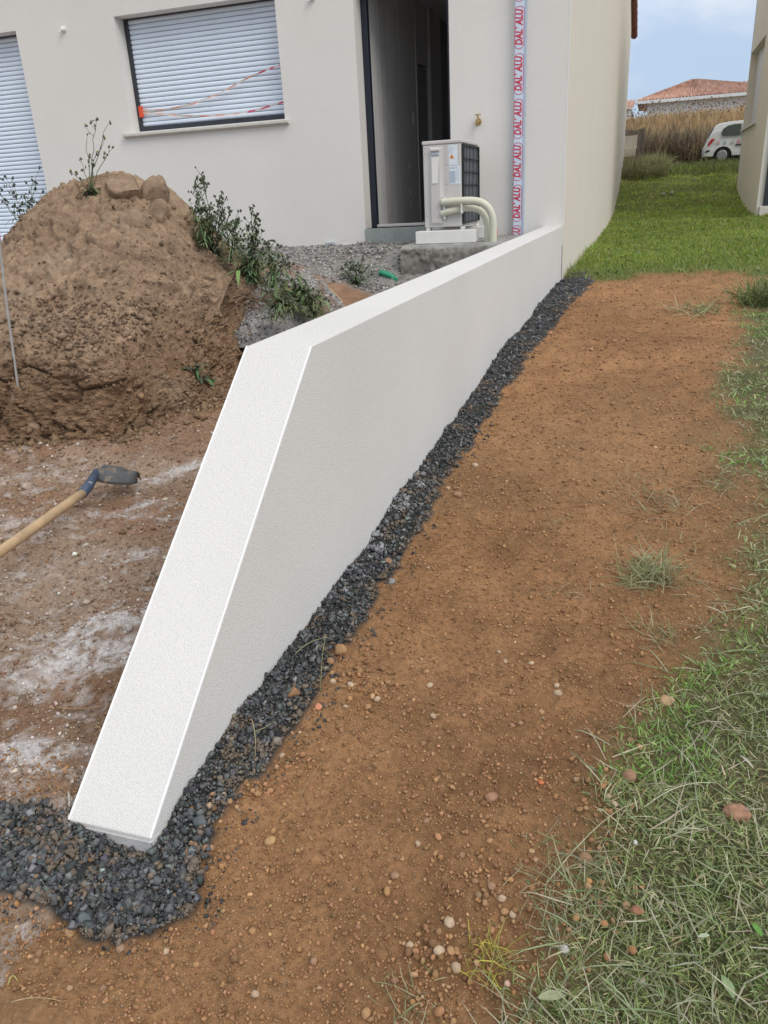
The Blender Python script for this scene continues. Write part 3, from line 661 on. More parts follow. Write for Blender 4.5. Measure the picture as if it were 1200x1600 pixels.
# large lumps that show one by one
def lump(px, py, s, sc=(1, .8, .8), rot=0, off=0., seed=1, col=(.37, .25, .16), surf=None, parent=heap, name='lump', mt='mound', ang=True):
    q, nq = surf if surf is not None else on_mound(px, py)
    V = rock_shape(IV3, seed, False); r_ = np.random.default_rng(seed)
    for _ in range(7):
        n_ = r_.normal(size=3); n_ /= np.linalg.norm(n_); V = V-np.outer(np.clip(V@n_-r_.uniform(.5, .8), 0, None), n_)
    V = V/np.abs(V).max(0); V = V*(1+.10*fbm(V[:, 0]*7, V[:, 1]*7, V[:, 2]*7, 4, seed+5, .65)[:, None])
    V = V*(1+.16*fbm(V[:, 0]*2.5, V[:, 1]*2.5, V[:, 2]*2.5, 4, seed, .65)[:, None])*np.array(sc)*s
    ca, sa = math.cos(rot), math.sin(rot); V = V@np.array([[1, 0, 0], [0, 1, 0], [0, 0, 1]]); V = np.stack([V[:, 0]*ca-V[:, 2]*sa, V[:, 1], V[:, 0]*sa+V[:, 2]*ca], 1)
    V = V*np.array([1, 1, 1])
    cl_ = np.array(col)*(1+.2*fbm(V[:, 0]*20, V[:, 1]*20, V[:, 2]*20, 3, seed+1)[:, None])
    o = link(name, npmesh(name, V, IF3, M[mt], np.clip(cl_, .01, 1), False)); o.location = Vector(q)+Vector(nq)*off
    if parent is not None: reparent(o, parent)
    return o
for i, (a, b, s, sc, ro) in enumerate([(192, 292, .20, (1, .8, .80), .3), (242, 302, .15, (.72, .8, 1.2), -.45), (150, 292, .10, (1, .8, .6), .1), (206, 338, .13, (1, .6, .9), .2), (222, 318, .06, (.7, .7, 1.), -.5), (14, 625, .10, (1, .45, .9), .4), (45, 668, .07, (1, .6, .5), 0), (150, 455, .05, (1, .6, .7), 0),
                                        (95, 345, .07, (1, .7, .7), .5), (60, 420, .06, (1, .8, .6), .2), (255, 330, .12, (.9, .5, 1.2), -.5), (310, 395, .09, (1, .6, .8), .7)]):
    q, nq = on_mound(a, b); lump(a, b, s, sc, ro, -.06 if i > 2 else -.045, 40+i, col=(.35, .25, .172))

# grey mortar waste heap between mound and wall
p = hit(455, 505, 4.5); r = np.random.default_rng(18)
mort = thing('mortar_waste', 'crumbly grey heap of hardened mortar waste between soil mound and white wall', 'mortar heap', (p[0], p[1], p[2]))
n = 170; U = np.linspace(0, 1, n); uu, vv = np.meshgrid(U, U); XX = (uu-.5)*1.15; YYY = (vv-.5)*1.7
rr = np.hypot(XX/.5, YYY/.8); hh = .50*np.clip(1-rr**1.6, 0, 1)
d1, d2, ci = worley(XX*14, YYY*14, hh*14, 160)
hh = hh - .05 + (.055*(ci-.3)*sst(0, .15, d2-d1) - .02*sst(.1, 0, d2-d1) + .02*fbm(XX*30, YYY*30, 0, 3, 161))*(rr < 1.05)
c_ = np.array([.40, .385, .375])*(1+.35*fbm(XX*6, YYY*6, 0, 4, 162).ravel()[:, None]); c_ = mix(c_, (.28, .19, .13), sst(.0, .4, fbm(XX*3, YYY*3, 0, 3, 163).ravel()))
fa2 = np.stack([(np.arange(n-1)[:, None]*n+np.arange(n-1)[None, :]).ravel()+k for k in (0, 1, n+1, n)], 1)
o = link('mortar_body', npmesh('mortar_body', np.stack([XX.ravel(), YYY.ravel(), hh.ravel()], 1), fa2, M['mound'], np.clip(c_, .01, 1), False), mort)
k = r.integers(0, n*n, 2600); pp = np.stack([XX.ravel()[k], YYY.ravel()[k], hh.ravel()[k]], 1); kk = rr.ravel()[k] < .98; pp = pp[kk]
o = scatter('mortar_crumbs', pp, r.uniform(.006, .022, len(pp)), palette(len(pp), [(.33, .32, .31), (.24, .23, .225), (.42, .41, .40), (.28, .2, .14)], [4, 3, 2, 1], r, .15), M['stone'], True, (.5, .9), 0, 19, parent=mort)

# ------------------------------------------------------------------ retaining wall
rw = thing('retaining_wall', 'long white rendered retaining wall with sloping front end running up to the house', 'wall', (-1.08, 5.3, -1.3))
zt = -.4125; Y_TOP = 2.20; SY, SZ = 1.085, -1.292
prof = [(Y_TOP, zt), (SY, SZ), (SY, -1.6), (FY+.02, -1.6), (FY+.02, zt)]
b = MB()
# finely divided so that the render has slightly wavy planes
o = b.prism(prof, 'x', WXL, WX).build('wall_body', M['wall'], bevel=.003); reparent(o, rw)
o = MB().prism([(SY-.002, -1.7), (SY-.002, SZ-.012), (SY-.004, SZ-.012), (SY+.03, SZ-.012), (SY+.03, -1.7)], 'x', WXL-.002, WX+.002).build('cement_footing', M['footing'], bevel=.003); reparent(o, rw)
dy, dz = (SY-Y_TOP), (SZ-zt); Ln = math.hypot(dy, dz); ny, nz_ = dz/Ln, -dy/Ln
for xx in (WXL, WX):
    a = .0016; w = .0042
    pts = []
    b = MB().prism([(Y_TOP+ny*a, zt+nz_*a), (SY+ny*a, SZ+nz_*a), (SY-ny*w, SZ-nz_*w), (Y_TOP-ny*w+.003, zt-nz_*w)], 'x', xx-.0025, xx+.0025)
    o = b.build('corner_bead', M['bead']); reparent(o, rw)

# ------------------------------------------------------------------ main house
house = thing('house', 'cream rendered house with rolled down white shutters beside an open doorway', 'house', (-5, 14, -.6))
XR = -.956; XLF = -14.; YB = 27.2; EAVE = 4.15; RID_Y = 18.4; RIDZ = EAVE+(YB-RID_Y)*.30
def facade_mesh(x0, x1, z0, z1, holes, y, depth):
    xs_ = sorted({x0, x1, *[h[0] for h in holes], *[h[1] for h in holes]}); zs_ = sorted({z0, z1, *[h[2] for h in holes], *[h[3] for h in holes]})
    b = MB()
    for i in range(len(xs_)-1):
        for j in range(len(zs_)-1):
            cx, cz = (xs_[i]+xs_[i+1])/2, (zs_[j]+zs_[j+1])/2
            if any(h[0] < cx < h[1] and h[2] < cz < h[3] for h in holes): continue
            b.add([(xs_[i], y, zs_[j]), (xs_[i+1], y, zs_[j]), (xs_[i+1], y, zs_[j+1]), (xs_[i], y, zs_[j+1])], [(0, 1, 2, 3)])
    for (a, c_, d, e) in holes:
        b.add([(a, y, d), (a, y+depth, d), (a, y+depth, e), (a, y, e)], [(0, 1, 2, 3)])
        b.add([(c_, y, d), (c_, y+depth, d), (c_, y+depth, e), (c_, y, e)], [(3, 2, 1, 0)])
        b.add([(a, y, e), (a, y+depth, e), (c_, y+depth, e), (c_, y, e)], [(0, 1, 2, 3)])
        b.add([(a, y, d), (a, y+depth, d), (c_, y+depth, d), (c_, y, d)], [(3, 2, 1, 0)])
    return b
DX0, DX1, DZ0, DZ1 = -3.335, -2.25, -.355, 2.25
W0, W1, WZ0, WZ1 = -6.45, -4.285, .925, 2.207
S0, S1, SZ0, SZ1 = -10.4, -7.935, -.42, 2.207
o = facade_mesh(XLF, XR, -.62, EAVE, [(DX0, DX1, DZ0, DZ1), (W0, W1, WZ0, WZ1), (S0, S1, SZ0, SZ1)], FY, .32).build('front_wall', M['facade']); reparent(o, house)
b = MB()
b.add([(XR, FY, -.62), (XR, YB, -.62), (XR, YB, EAVE), (XR, RID_Y, RIDZ), (XR, FY, EAVE)], [(0, 1, 2, 3, 4)])
b.add([(XR, YB, -1.2), (XLF, YB, -1.2), (XLF, YB, EAVE), (XR, YB, EAVE)], [(0, 1, 2, 3)])
b.add([(XR, FY, -1.02), (XR, YB, -1.02), (XR, YB, -.62), (XR, FY, -.62)], [(0, 1, 2, 3)])
b.add([(XLF, FY, -1.2), (XLF, YB, -1.2), (XLF, YB, EAVE), (XLF, RID_Y, RIDZ), (XLF, FY, EAVE)], [(4, 3, 2, 1, 0)])
o = b.build('side_wall', M['warm']); reparent(o, house)
o = MB().box(XR-.03, XR+.012, FY-.001, YB-.5, -1.04, -.995).build('base_strip', M['plinth']); reparent(o, house)
o = MB().box(XR-.05, XR-.004, FY+.01, YB-.02, -1.6, -1.02).build('foundation', M['concrete']); reparent(o, house)
o = MB().box(XR-.004, XR+.0028, FY-.0035, FY+.0015, -.41, EAVE).build('corner_bead', M['bead']); reparent(o, house)
# roof slopes with rows of canal tiles along the verge
rf = MB()
for (ya, za, yb2, zb) in ((RID_Y, RIDZ+.12, YB+.35, EAVE+.12-.105), (RID_Y, RIDZ+.12, FY-.45, EAVE+.12-.12)):
    rf.add([(XLF-.2, ya, za), (XR+.05, ya, za), (XR+.05, yb2, zb), (XLF-.2, yb2, zb), (XLF-.2, ya, za-.1), (XR+.05, ya, za-.1), (XR+.05, yb2, zb-.1), (XLF-.2, yb2, zb-.1)],
           [(0, 1, 2, 3), (7, 6, 5, 4), (1, 5, 6, 2), (3, 2, 6, 7), (0, 3, 7, 4)])
roof = rf.build('roof', M['tiledark']); reparent(roof, house)
tl = []
mb = MB().tube([(0, 0, 0), (0, .42, -.02)], [.085, .10], 10); vt = mb.build('verge_tile', M['tiledark']); tilemesh = vt.data; bpy.data.objects.remove(vt)
for i in range(24):
    for sgn in (1, -1):
        yy_ = RID_Y + sgn*(.2+i*.385)
        if (sgn < 0 and yy_ < FY-.5) or yy_ > YB+.35: continue
        o = link('verge_tile', tilemesh, house); zz_ = RIDZ+.10-abs(yy_-RID_Y)*.30
        o.matrix_parent_inverse = Matrix.Translation(-house.location); o.location = (XR+.07, yy_, zz_+.02); o.rotation_euler = (-math.atan(.30)*sgn, 0, 0 if sgn > 0 else math.pi)
        if sgn < 0: o.rotation_euler = (-math.atan(.30), 0, math.pi)
# windows
def shutter(name, x0, x1, z0, z1, yw, pitch, label, frame=.055, bot=.075, sill=True):
    w = thing(name, None, None, ((x0+x1)/2, yw, z0)); w.parent = house; w.matrix_parent_inverse = Matrix.Translation(-house.location)
    if label: w['label'] = label
    pi = Matrix.Translation(-Vector(w.location)-Vector((0, 0, 0)))
    def sub(o): o.parent = w; o.matrix_parent_inverse = pi; return o
    b = MB().box(x0, x0+frame, yw, yw+.06, z0, z1).box(x1-frame, x1, yw, yw+.06, z0, z1).box(x0+frame, x1-frame, yw, yw+.06, z0, z0+bot)
    sub(b.build('frame', M['anth'], bevel=.004))
    sub(MB().box(x0+frame, x1-frame, yw+.055, yw+.065, z0+bot, z1).build('shutter_back', M['anth']))
    # one slat profile, shared
    prof_ = [(yw+.05, 0), (yw+.030, .002), (yw+.022, pitch*.28), (yw+.022, pitch*.62), (yw+.030, pitch*.90), (yw+.05, pitch*.93)]
    s0 = MB().prism(prof_, 'x', x0+frame, x1-frame).build('slat', M['slat'])
    n = int((z1-z0-bot)/pitch)+1; me_ = s0.data
    for i in range(n):
        o = s0 if i == 0 else link('slat', me_)
        o.location = (0, 0, z0+bot+i*pitch) ; sub(o)
        if z0+bot+(i+1)*pitch > z1+pitch: o.scale.z = 1
    sub(MB().box(x0, x1, yw+.005, yw+.06, z1-.012, z1+.02).build('top_guide', M['anth']))
    return w
shutter('window', W0, W1, WZ0, WZ1, FY+.19, .0545, None)
shutter('patio_window', S0, S1, SZ0, SZ1, FY+.19, .0545, None, bot=.05)
b = MB().prism([(FY-.062, .878), (FY-.062, .912), (FY+.19, .9245), (FY+.19, .86), (FY-.02, .86), (FY-.03, .872)], 'x', W0-.105, W1+.055)
o = b.build('window_sill', M['stonesill'], bevel=.006); reparent(o, house)
# doorway: frame, threshold, interior
b = MB().box(DX0, DX0+.075, FY+.23, FY+.31, DZ0, DZ1).box(DX1-.075, DX1, FY+.23, FY+.31, DZ0, DZ1).box(DX0+.075, DX1-.075, FY+.23, FY+.31, DZ1-.075, DZ1)
o = b.build('door_frame', M['anthdoor'], bevel=.004); reparent(o, house)
o = MB().box(DX0+.075, DX1-.075, FY+.22, FY+.32, DZ0+.003, DZ0+.035).build('door_threshold', M['acbody'], bevel=.004); reparent(o, house)
o = MB().box(DX0-.01, -2.28, FY-.012, FY+.25, -.62, DZ0+.0).build('threshold_step', M['greenconc'], bevel=.006); reparent(o, house)
xi = DX0+.05
o = MB().box(xi-.1, xi, FY+.33, 11.95, DZ0-.02, 2.5).build('hall_wall', M['plaster'], bevel=.002); reparent(o, house)
o = MB().box(xi-.1, xi+.012, 11.95, 11.99, DZ0-.02, 2.5).build('door_lining', M['acbody']); reparent(o, house)
o = MB().box(xi-.08, xi-.05, 11.99, 12.75, DZ0-.02, 1.72).build('inner_door', M['plasterdark']); reparent(o, house)
o = MB().box(xi-.1, xi-.03, 11.99, 12.75, 1.74, 2.5).box(xi-.1, xi+.01, 12.75, 13.4, DZ0-.02, 2.5).build('inner_wall', M['plaster']); reparent(o, house)
o = MB().box(xi-.1, xi-.04, 13.4, 14.3, DZ0-.02, 2.5).build('far_door', M['plasterdark']); reparent(o, house)
o = MB().box(xi-.1, -1.0, 14.3, 14.4, DZ0-.02, 2.5).box(-1.62, -1.5, FY+.33, 14.3, DZ0-.02, 2.5).build('hall_end_wall', M['plaster']); reparent(o, house)
o = MB().box(xi-.1, -1.0, FY+.33, 14.4, 2.5, 2.6).build('hall_ceiling', M['plaster']); reparent(o, house)
o = MB().box(xi-.1, -1.0, FY+.321, 14.4, DZ0-.12, DZ0-.005).build('hall_floor', M['floorint']); reparent(o, house)
o = MB().box(xi, xi+.012, 11.72, 11.80, .92, 1.06).build('switch_plate', M['white'], bevel=.003); reparent(o, house)
for zz_ in (.38, .05, -.12): 
    o = MB().box(xi, xi+.003, 11.45, 11.52, zz_-.05, zz_+.04).build('filler_patch', M['white']); reparent(o, house)
o = MB().box(xi, xi+.004, 10.30, 10.62, DZ0, 2.5).build('joint_band', mat('pale joint filler', (.55, .54, .53), .9)); reparent(o, house)

# fittings on the facade
def local(o, t): reparent(o, t); return o
for (px, py, lab) in [(100, 46, 'small white plastic cable outlet sticking out of wall left of window'), (488, -3, 'small white plastic cable outlet above wall between window and doorway')]:
    p = onY(px, py, FY); t_ = thing('cable_outlet', lab, 'cable outlet', p, group='cable outlets on the facade')
    local(MB().tube([(p[0], FY, p[2]), (p[0], FY-.025, p[2]), (p[0]-.01, FY-.06, p[2]-.01)], [.034, .032, .014], 14).build('cone', M['white'], smooth=False), t_)
    local(MB().tube([(p[0]-.01, FY-.058, p[2]-.012), (p[0]-.02, FY-.075, p[2]-.04)], .008, 8).build('cable_stub', M['white']), t_)
p = onY(748, 190, FY); t_ = thing('garden_tap', 'brass water tap stub on the wall between doorway and wrapped downpipe', 'tap', (p[0], FY, p[2]))
local(MB().tube([(p[0], FY, p[2]), (p[0], FY-.02, p[2])], .034, 16).build('flange', M['brass'], bevel=.002), t_)
local(MB().tube([(p[0], FY-.02, p[2]), (p[0], FY-.07, p[2]), (p[0], FY-.085, p[2]-.02), (p[0], FY-.085, p[2]-.05)], [.018, .018, .02, .014], 10).build('spout', M['brass']), t_)
local(MB().tube([(p[0], FY-.05, p[2]+.015), (p[0], FY-.05, p[2]+.07)], [.010, .012], 8).build('spindle', M['brass']), t_)
local(MB().box(p[0]-.035, p[0]+.035, FY-.056, FY-.044, p[2]+.062, p[2]+.074).build('handle', M['brass'], bevel=.003), t_)
# small vent and pipe end at wall foot
p = onY(517, 388, FY); t_ = tag(MB().box(p[0]-.05, p[0]+.06, FY-.05, FY-.002, -.56, -.495).build('junction_box', M['printgrey'], bevel=.004), 'small grey junction box at the foot of the wall on gravel', 'junction box')

# ------------------------------------------------------------------ wrapped downpipe with lettering
p0 = onY(812, 180, FY-.05)[0]
dp = thing('downpipe', 'square downpipe wrapped in pale blue film printed with red DAL\' ALU lettering', 'downpipe', (p0, FY-.05, -.5))
w_, d_ = .059, .075
local(MB().box(p0-w_, p0+w_, FY-.005-d_, FY-.005, -.53, 4.0).build('pipe', M['film'], bevel=.012, seg=3), dp)
local(MB().box(p0+w_-.018, p0+w_+.0015, FY-.0065-d_, FY-.02, -.53, 4.0).build('film_edge', M['filmside']), dp)
yt = FY-.005-d_-.0015
# letters read upwards; built once, copied
cu = bpy.data.curves.new('lettering', 'FONT'); cu.body = "DAL\u2019 ALU"; cu.size = .098; cu.shear = .22; cu.offset = .0035; cu.extrude = .0004; cu.align_x = 'CENTER'; cu.align_y = 'CENTER'; cu.space_character = 1.04
cu.materials.append(M['red'])
tmp = bpy.data.objects.new('tmp', cu); scene.collection.objects.link(tmp); bpy.context.view_layer.update()
tw = tmp.dimensions.x; th = tmp.dimensions.y
dg = bpy.context.evaluated_depsgraph_get(); lme = bpy.data.meshes.new_from_object(tmp.evaluated_get(dg)); lme.name = 'lettering'; bpy.data.objects.remove(tmp)
if not lme.materials: lme.materials.append(M['red'])
def ringmesh(Lh, Wh, r_, tk):
    def outline(L_, W_, rr_):
        pts = []
        for (cx, cy, a0) in ((L_-rr_, W_-rr_, 0), (-L_+rr_, W_-rr_, 90), (-L_+rr_, -W_+rr_, 180), (L_-rr_, -W_+rr_, 270)):
            for k in range(9): a = rad(a0+k*11.25); pts.append((cx+rr_*math.cos(a), cy+rr_*math.sin(a)))
        return pts
    A = outline(Lh, Wh, r_); B = outline(Lh-tk, Wh-tk, r_-tk); n = len(A)
    V = [(a[0], a[1], 0) for a in A]+[(b_[0], b_[1], 0) for b_ in B]+[(a[0], a[1], .0006) for a in A]+[(b_[0], b_[1], .0006) for b_ in B]
    Fq = []
    for i in range(n):
        j = (i+1) % n; Fq += [(2*n+i, 2*n+j, 3*n+j, 3*n+i), (i, j, 2*n+j, 2*n+i)]
    me_ = bpy.data.meshes.new('lettering_ring'); me_.from_pydata(V, [], Fq); me_.materials.append(M['red']); return me_
rm = ringmesh(.196, .051, .046, .0055)
period = .431; ztop = onY(812, 9, FY-.08)[2]
for i in range(-4, 6):
    zc = ztop-.197-i*period
    if zc > 3.7: continue
    if zc-.2 < -.6: zc = zc
    for (nm, mesh_) in (('lettering', lme), ('lettering_ring', rm)):
        o = link(nm, mesh_, dp); o.matrix_parent_inverse = Matrix.Translation(-dp.location)
        o.matrix_basis = Matrix.Translation((p0-.010, yt, zc)) @ Matrix(((0, -1, 0, 0), (0, 0, -1, 0), (1, 0, 0, 0), (0, 0, 0, 1))) @ (Matrix.Diagonal((.335/tw, .080/th, 1, 1)) if nm == 'lettering' else Matrix.Identity(4))

# ------------------------------------------------------------------ barrier tape on the window
mt_, nt, bb, K = nodes_of('striped barrier tape')
at = nt.nodes.new('ShaderNodeAttribute'); at.attribute_name = 'Col'; K(at.outputs['Color'], bb.inputs['Base Color']); bb.inputs['Roughness'].default_value = .35; M['tape'] = mt_
tp = thing('barrier_tape', 'faded red and white barrier tape strung loosely across the closed window shutter', 'barrier tape', tuple(onY(222, 174, FY+.17)))
ya, yb3 = FY+.175, FY-.01
for (P0, Cc, P1) in [((221, 172), [(255, 172), (300, 163), (345, 145), (390, 120), (420, 108)], (440, 101)), ((221, 176), [(255, 178), (290, 181), (330, 181), (370, 178), (405, 171)], (444, 159))]:
    pix = [P0]+Cc+[P1]; base = [onY(a, b_, ya+(yb3-ya)*(i/(len(pix)-1))**3*.6) for i, (a, b_) in enumerate(pix)]
    base = np.array(base); n = 70; tt = np.linspace(0, len(pix)-1, n); pts = np.stack([np.interp(tt, range(len(pix)), base[:, k]) for k in range(3)], 1)
    for _ in range(4): pts[1:-1] = (pts[:-2]+2*pts[1:-1]+pts[2:])/4
    V = []; C = []
    for i, q in enumerate(pts):
        tw_ = .9*math.sin(i*.17+P0[1]); h = .011*(.45+.55*abs(math.cos(tw_)))
        V += [(q[0], q[1]-.005*math.sin(tw_), q[2]-h), (q[0], q[1]+.004*math.sin(tw_*1.7), q[2]), (q[0], q[1]+.005*math.sin(tw_), q[2]+h)]
        ph = (i/n*9.5) % 1.; redc = (.66, .36, .28) if i < 52 else (.62, .10, .16)
        cc_ = redc if ph < .5 else (.60, .57, .54); C += [cc_]*3
    V = np.array(V); Fq = [(i*3+k, i*3+k+1, i*3+k+4, i*3+k+3) for i in range(n-1) for k in (0, 1)]
    o = link('tape_strip', npmesh('tape_strip', V, np.array(Fq), M['tape'], np.array(C))); local(o, tp)
q = onY(221, 174, FY+.18)
local(MB().box(q[0]-.035, q[0]+.025, FY+.17, FY+.1885, q[2]-.07, q[2]+.06).build('tape_knot', M['orangecap'], bevel=.004), tp)

# ------------------------------------------------------------------ heat pump unit, its blocks and hoses
AX0, AX1, AY0, AY1, AZ0, AZ1 = -2.545+.005, -2.175, 9.6-1.46, 9.6-.56, -.375, .545
# near face measured at Y = 8.6
AYn = 8.45
q = onY(660, 225, AYn); AX0 = q[0]; AX1 = onY(721, 300, AYn)[0]; AZ1 = onY(690, 219, AYn)[2]; AZ0 = onY(690, 355, AYn)[2]; AY0, AY1 = AYn, AYn+.84
AW = AX1-AX0; AH = AZ1-AZ0
ac = thing('heat_pump_unit', 'light grey outdoor heat pump unit with black side grille and ivory hoses', 'heat pump', (AX0+AW/2, AY0+.4, AZ0))
local(MB().box(AX0, AX1, AY0, AY1, AZ0, AZ1-.035).build('casing', M['acbody'], bevel=.014, seg=3), ac)
local(MB().box(AX0-.007, AX1+.009, AY0-.008, AY1+.006, AZ1-.036, AZ1).build('lid', M['acbody'], bevel=.010, seg=3), ac)
# seams of the near face
for fx in (.13, .60): local(MB().box(AX0+AW*fx-.0015, AX0+AW*fx+.0015, AY0-.0012, AY0+.002, AZ0+.01, AZ1-.04).build('panel_seam', M['printgrey']), ac)
# moulded service cover, with grip recess and tapering channel
cx0, cx1 = AX0+AW*.16, AX0+AW*.55
b = MB().add([(cx0, AY0, AZ0+.03), (cx1, AY0, AZ0+.03), (cx1-.01, AY0, AZ1-.06), (cx0+.004, AY0, AZ1-.06), (cx0+.02, AY0-.030, AZ0+.045), (cx1-.035, AY0-.034, AZ0+.045), (cx1-.045, AY0-.012, AZ1-.075), (cx0+.022, AY0-.012, AZ1-.075)],
             [(0, 1, 5, 4), (1, 2, 6, 5), (2, 3, 7, 6), (3, 0, 4, 7), (4, 5, 6, 7)])
local(b.build('service_cover', M['acbody'], bevel=.006), ac)
local(MB().box(cx0+.028, cx1-.045, AY0-.022, AY0-.009, AZ1-.135, AZ1-.095).build('handle', M['printgrey'], bevel=.003), ac)
local(MB().box(cx0+.022, cx1-.038, AY0-.034, AY0-.012, AZ1-.098, AZ1-.078).build('handle_lip', M['acbody'], bevel=.004), ac)
local(MB().add([(cx0+.032, AY0-.020, AZ1-.155), (cx1-.046, AY0-.020, AZ1-.155), (cx1-.062, AY0-.027, AZ1-.40), (cx0+.032, AY0-.027, AZ1-.40)], [(3, 2, 1, 0)]).build('pale_sticker', M['white'], solid=.002), ac)
# printed labels
lx0 = AX0+AW*.68
t1 = MB().box(lx0, lx0+AW*.23, AY0-.0018, AY0+.001, AZ1-.235, AZ1-.05).build('warning_label', M['label']); local(t1, ac)
local(MB().box(lx0+.004, lx0+AW*.30, AY0-.0018, AY0+.001, AZ1-.415, AZ1-.245).build('data_label', M['label']), ac)
local(MB().box(lx0+.006, lx0+AW*.17, AY0-.0026, AY0-.0015, AZ1-.405, AZ1-.29).build('data_panel', M['printgrey']), ac)
tz = AZ1-.175
local(MB().prism([(lx0+.008, tz), (lx0+.058, tz), (lx0+.033, tz+.046)], 'y', AY0-.0030, AY0-.0018).build('warning_triangle', M['orange']), ac)
local(MB().prism([(lx0+.026, tz+.010), (lx0+.040, tz+.010), (lx0+.033, tz+.030)], 'y', AY0-.0038, AY0-.0030).build('warning_symbol', M['print']), ac)
for k in range(7): local(MB().box(lx0+.008, lx0+.03+.03*((k*37) % 5)/5, AY0-.0026, AY0-.0018, AZ1-.066-k*.009, AZ1-.063-k*.009).build('print_line', M['printgrey']), ac)
for k in range(4): local(MB().box(lx0+.012+k*.020, lx0+.020+k*.020, AY0-.0026, AY0-.0018, AZ1-.270, AZ1-.258).build('print_symbol', M['print']), ac)
for k in range(8): local(MB().box(lx0+AW*.19, lx0+AW*.19+.03, AY0-.0026, AY0-.0018, AZ1-.285-k*.014, AZ1-.281-k*.014).build('print_line', M['printgrey']), ac)
for (fx, zz_) in ((.06, .08), (.06, .14), (.62, .28), (.20, .29), (.62, .50), (.06, .86), (.62, .88), (.90, .885)):
    local(MB().tube([(AX0+AW*fx, AY0-.003, AZ1-AH*zz_), (AX0+AW*fx, AY0+.002, AZ1-AH*zz_)], .004, 8).build('screw', M['print']), ac)
# grille side (+X): fins behind a wire mesh
GY0, GY1, GZ0, GZ1 = AY0+.03, AY1-.03, AZ0+.035, AZ1-.055
local(MB().box(AX1-.002, AX1+.004, GY0, GY1, GZ0, GZ1).build('condenser_fins', M['fins']), ac)
local(MB().box(AX1+.002, AX1+.026, GY0-.012, GY0+.012, GZ0-.01, GZ1+.01).box(AX1+.002, AX1+.026, GY1-.012, GY1+.012, GZ0-.01, GZ1+.01).box(AX1+.002, AX1+.026, GY0+.012, GY1-.012, GZ1-.004, GZ1+.01).box(AX1+.002, AX1+.026, GY0+.012, GY1-.012, GZ0-.01, GZ0+.004).build('grille_frame', M['acblack']), ac)
for k in range(1, 11): yy_ = GY0+(GY1-GY0)*k/11; local(MB().box(AX1+.016, AX1+.024, yy_-.0035, yy_+.0035, GZ0, GZ1).build('grille_bar', M['acblack']), ac)
for k in range(1, 6): zz_ = GZ0+(GZ1-GZ0)*k/6; local(MB().box(AX1+.013, AX1+.030, GY0, GY1, zz_-.004, zz_+.004).build('grille_bar', M['acblack']), ac)
local(MB().box(AX1-.02, AX1+.02, AY0+.02, AY0+.10, AZ0-.03, AZ0+.002).box(AX1-.02, AX1+.02, AY1-.12, AY1-.04, AZ0-.03, AZ0+.002).box(AX0+.01, AX0+.05, AY0+.02, AY0+.10, AZ0-.03, AZ0+.002).box(AX0+.01, AX0+.05, AY1-.12, AY1-.04, AZ0-.03, AZ0+.002).build('foot', M['white'], bevel=.004), ac)
# hoses: leave the cover to the right, turn down
hz = onY(700, 316, AYn)[2]; hz2 = onY(700, 333, AYn)[2]
local(MB().box(AX0+AW*.53, AX0+AW*.60, AY0-.05, AY0, hz2-.06, hz+.055).build('hose_bracket', M['acbody'], bevel=.006), ac)
def hose(pix, yy_, rr_):
    pts = np.array([onY(a, b_, yy_+dyy) for (a, b_, dyy) in pix]); n = len(pts); tt = np.linspace(0, n-1, 46)
    q = np.stack([np.interp(tt, range(n), pts[:, k]) for k in range(3)], 1)
    for _ in range(6): q[1:-1] = (q[:-2]+2*q[1:-1]+q[2:])/4
    return local(MB().tube(q, rr_, 14).build('insulated_hose', M['hose'], smooth=True), ac)
hose([(690, 316, -.04), (705, 315, -.06), (722, 313.5, -.08), (740, 313, -.08), (754, 316, -.07), (765, 326, -.05), (770.5, 341, -.03), (771, 362, -.02), (770.5, 395, 0)], AYn, .0365)
hose([(690, 334, -.03), (703, 329.5, -.05), (720, 326, -.03), (738, 325, .02), (750, 328, .04), (759, 340, .05), (762, 355, .06), (761.5, 395, .06)], AYn, .032)
q = onY(722, 317, AYn-.06); local(MB().box(q[0]-.006, q[0]+.006, q[1]-.045, q[1]+.03, q[2]-.10, q[2]+.042).build('cable_tie', M['white'], bevel=.002), ac)
# pedestal blocks
zb0 = onY(690, 386, AYn-.12)[2]; xa = onY(649, 365, AYn-.1)[0]; xb = onY(742, 365, AYn-.1)[0]
o = tag(MB().box(xa, xb, AYn-.1, AYn+.1, AZ0-.031-.125, AZ0-.031).build('support_block', M['white'], bevel=.006), 'low white support block under the near end of the heat pump', 'block', 'white blocks under the heat pump')
o = tag(MB().box(xa, xb, AYn+.62, AYn+.8, AZ0-.031-.125, AZ0-.031).build('support_block', M['white'], bevel=.006), 'low white support block under the far end of the heat pump', 'block', 'white blocks under the heat pump')
zs = AZ0-.157
xs0 = onY(630, 390, AYn-.2)[0]
b = MB(); n = 26
SX0, SX1, SY0, SY1 = xs0, WXL-.03, AYn-.28, AYn+1.05
slab = thing('concrete_slab', 'rough broken concrete slab carrying the heat pump and its white blocks', 'concrete slab', ((SX0+SX1)/2, (SY0+SY1)/2, -.8))
uu, vv = np.meshgrid(np.linspace(0, 1, 90), np.linspace(0, 1, 100))
TX = SX0+(SX1-SX0)*uu; s_ = vv*1.6; TY = SY0+np.clip(s_-.45, 0, 9)/1.15*(SY1-SY0); TZ = zs - np.clip(.45-s_, 0, 1)*1.05
nn = fbm(TX*9, TY*9, TZ*9, 4, 170); f1_, f2_, c1_ = worley(TX*12, TY*12, TZ*12, 171)
front = (s_ < .45)
TY = TY + np.where(front, -.06*nn - .03*c1_ - .06*(.45-s_), .0); TZ = TZ + .007*nn - np.where(front, .01, 0) - .02*sst(.08, 0, np.abs(s_-.45))
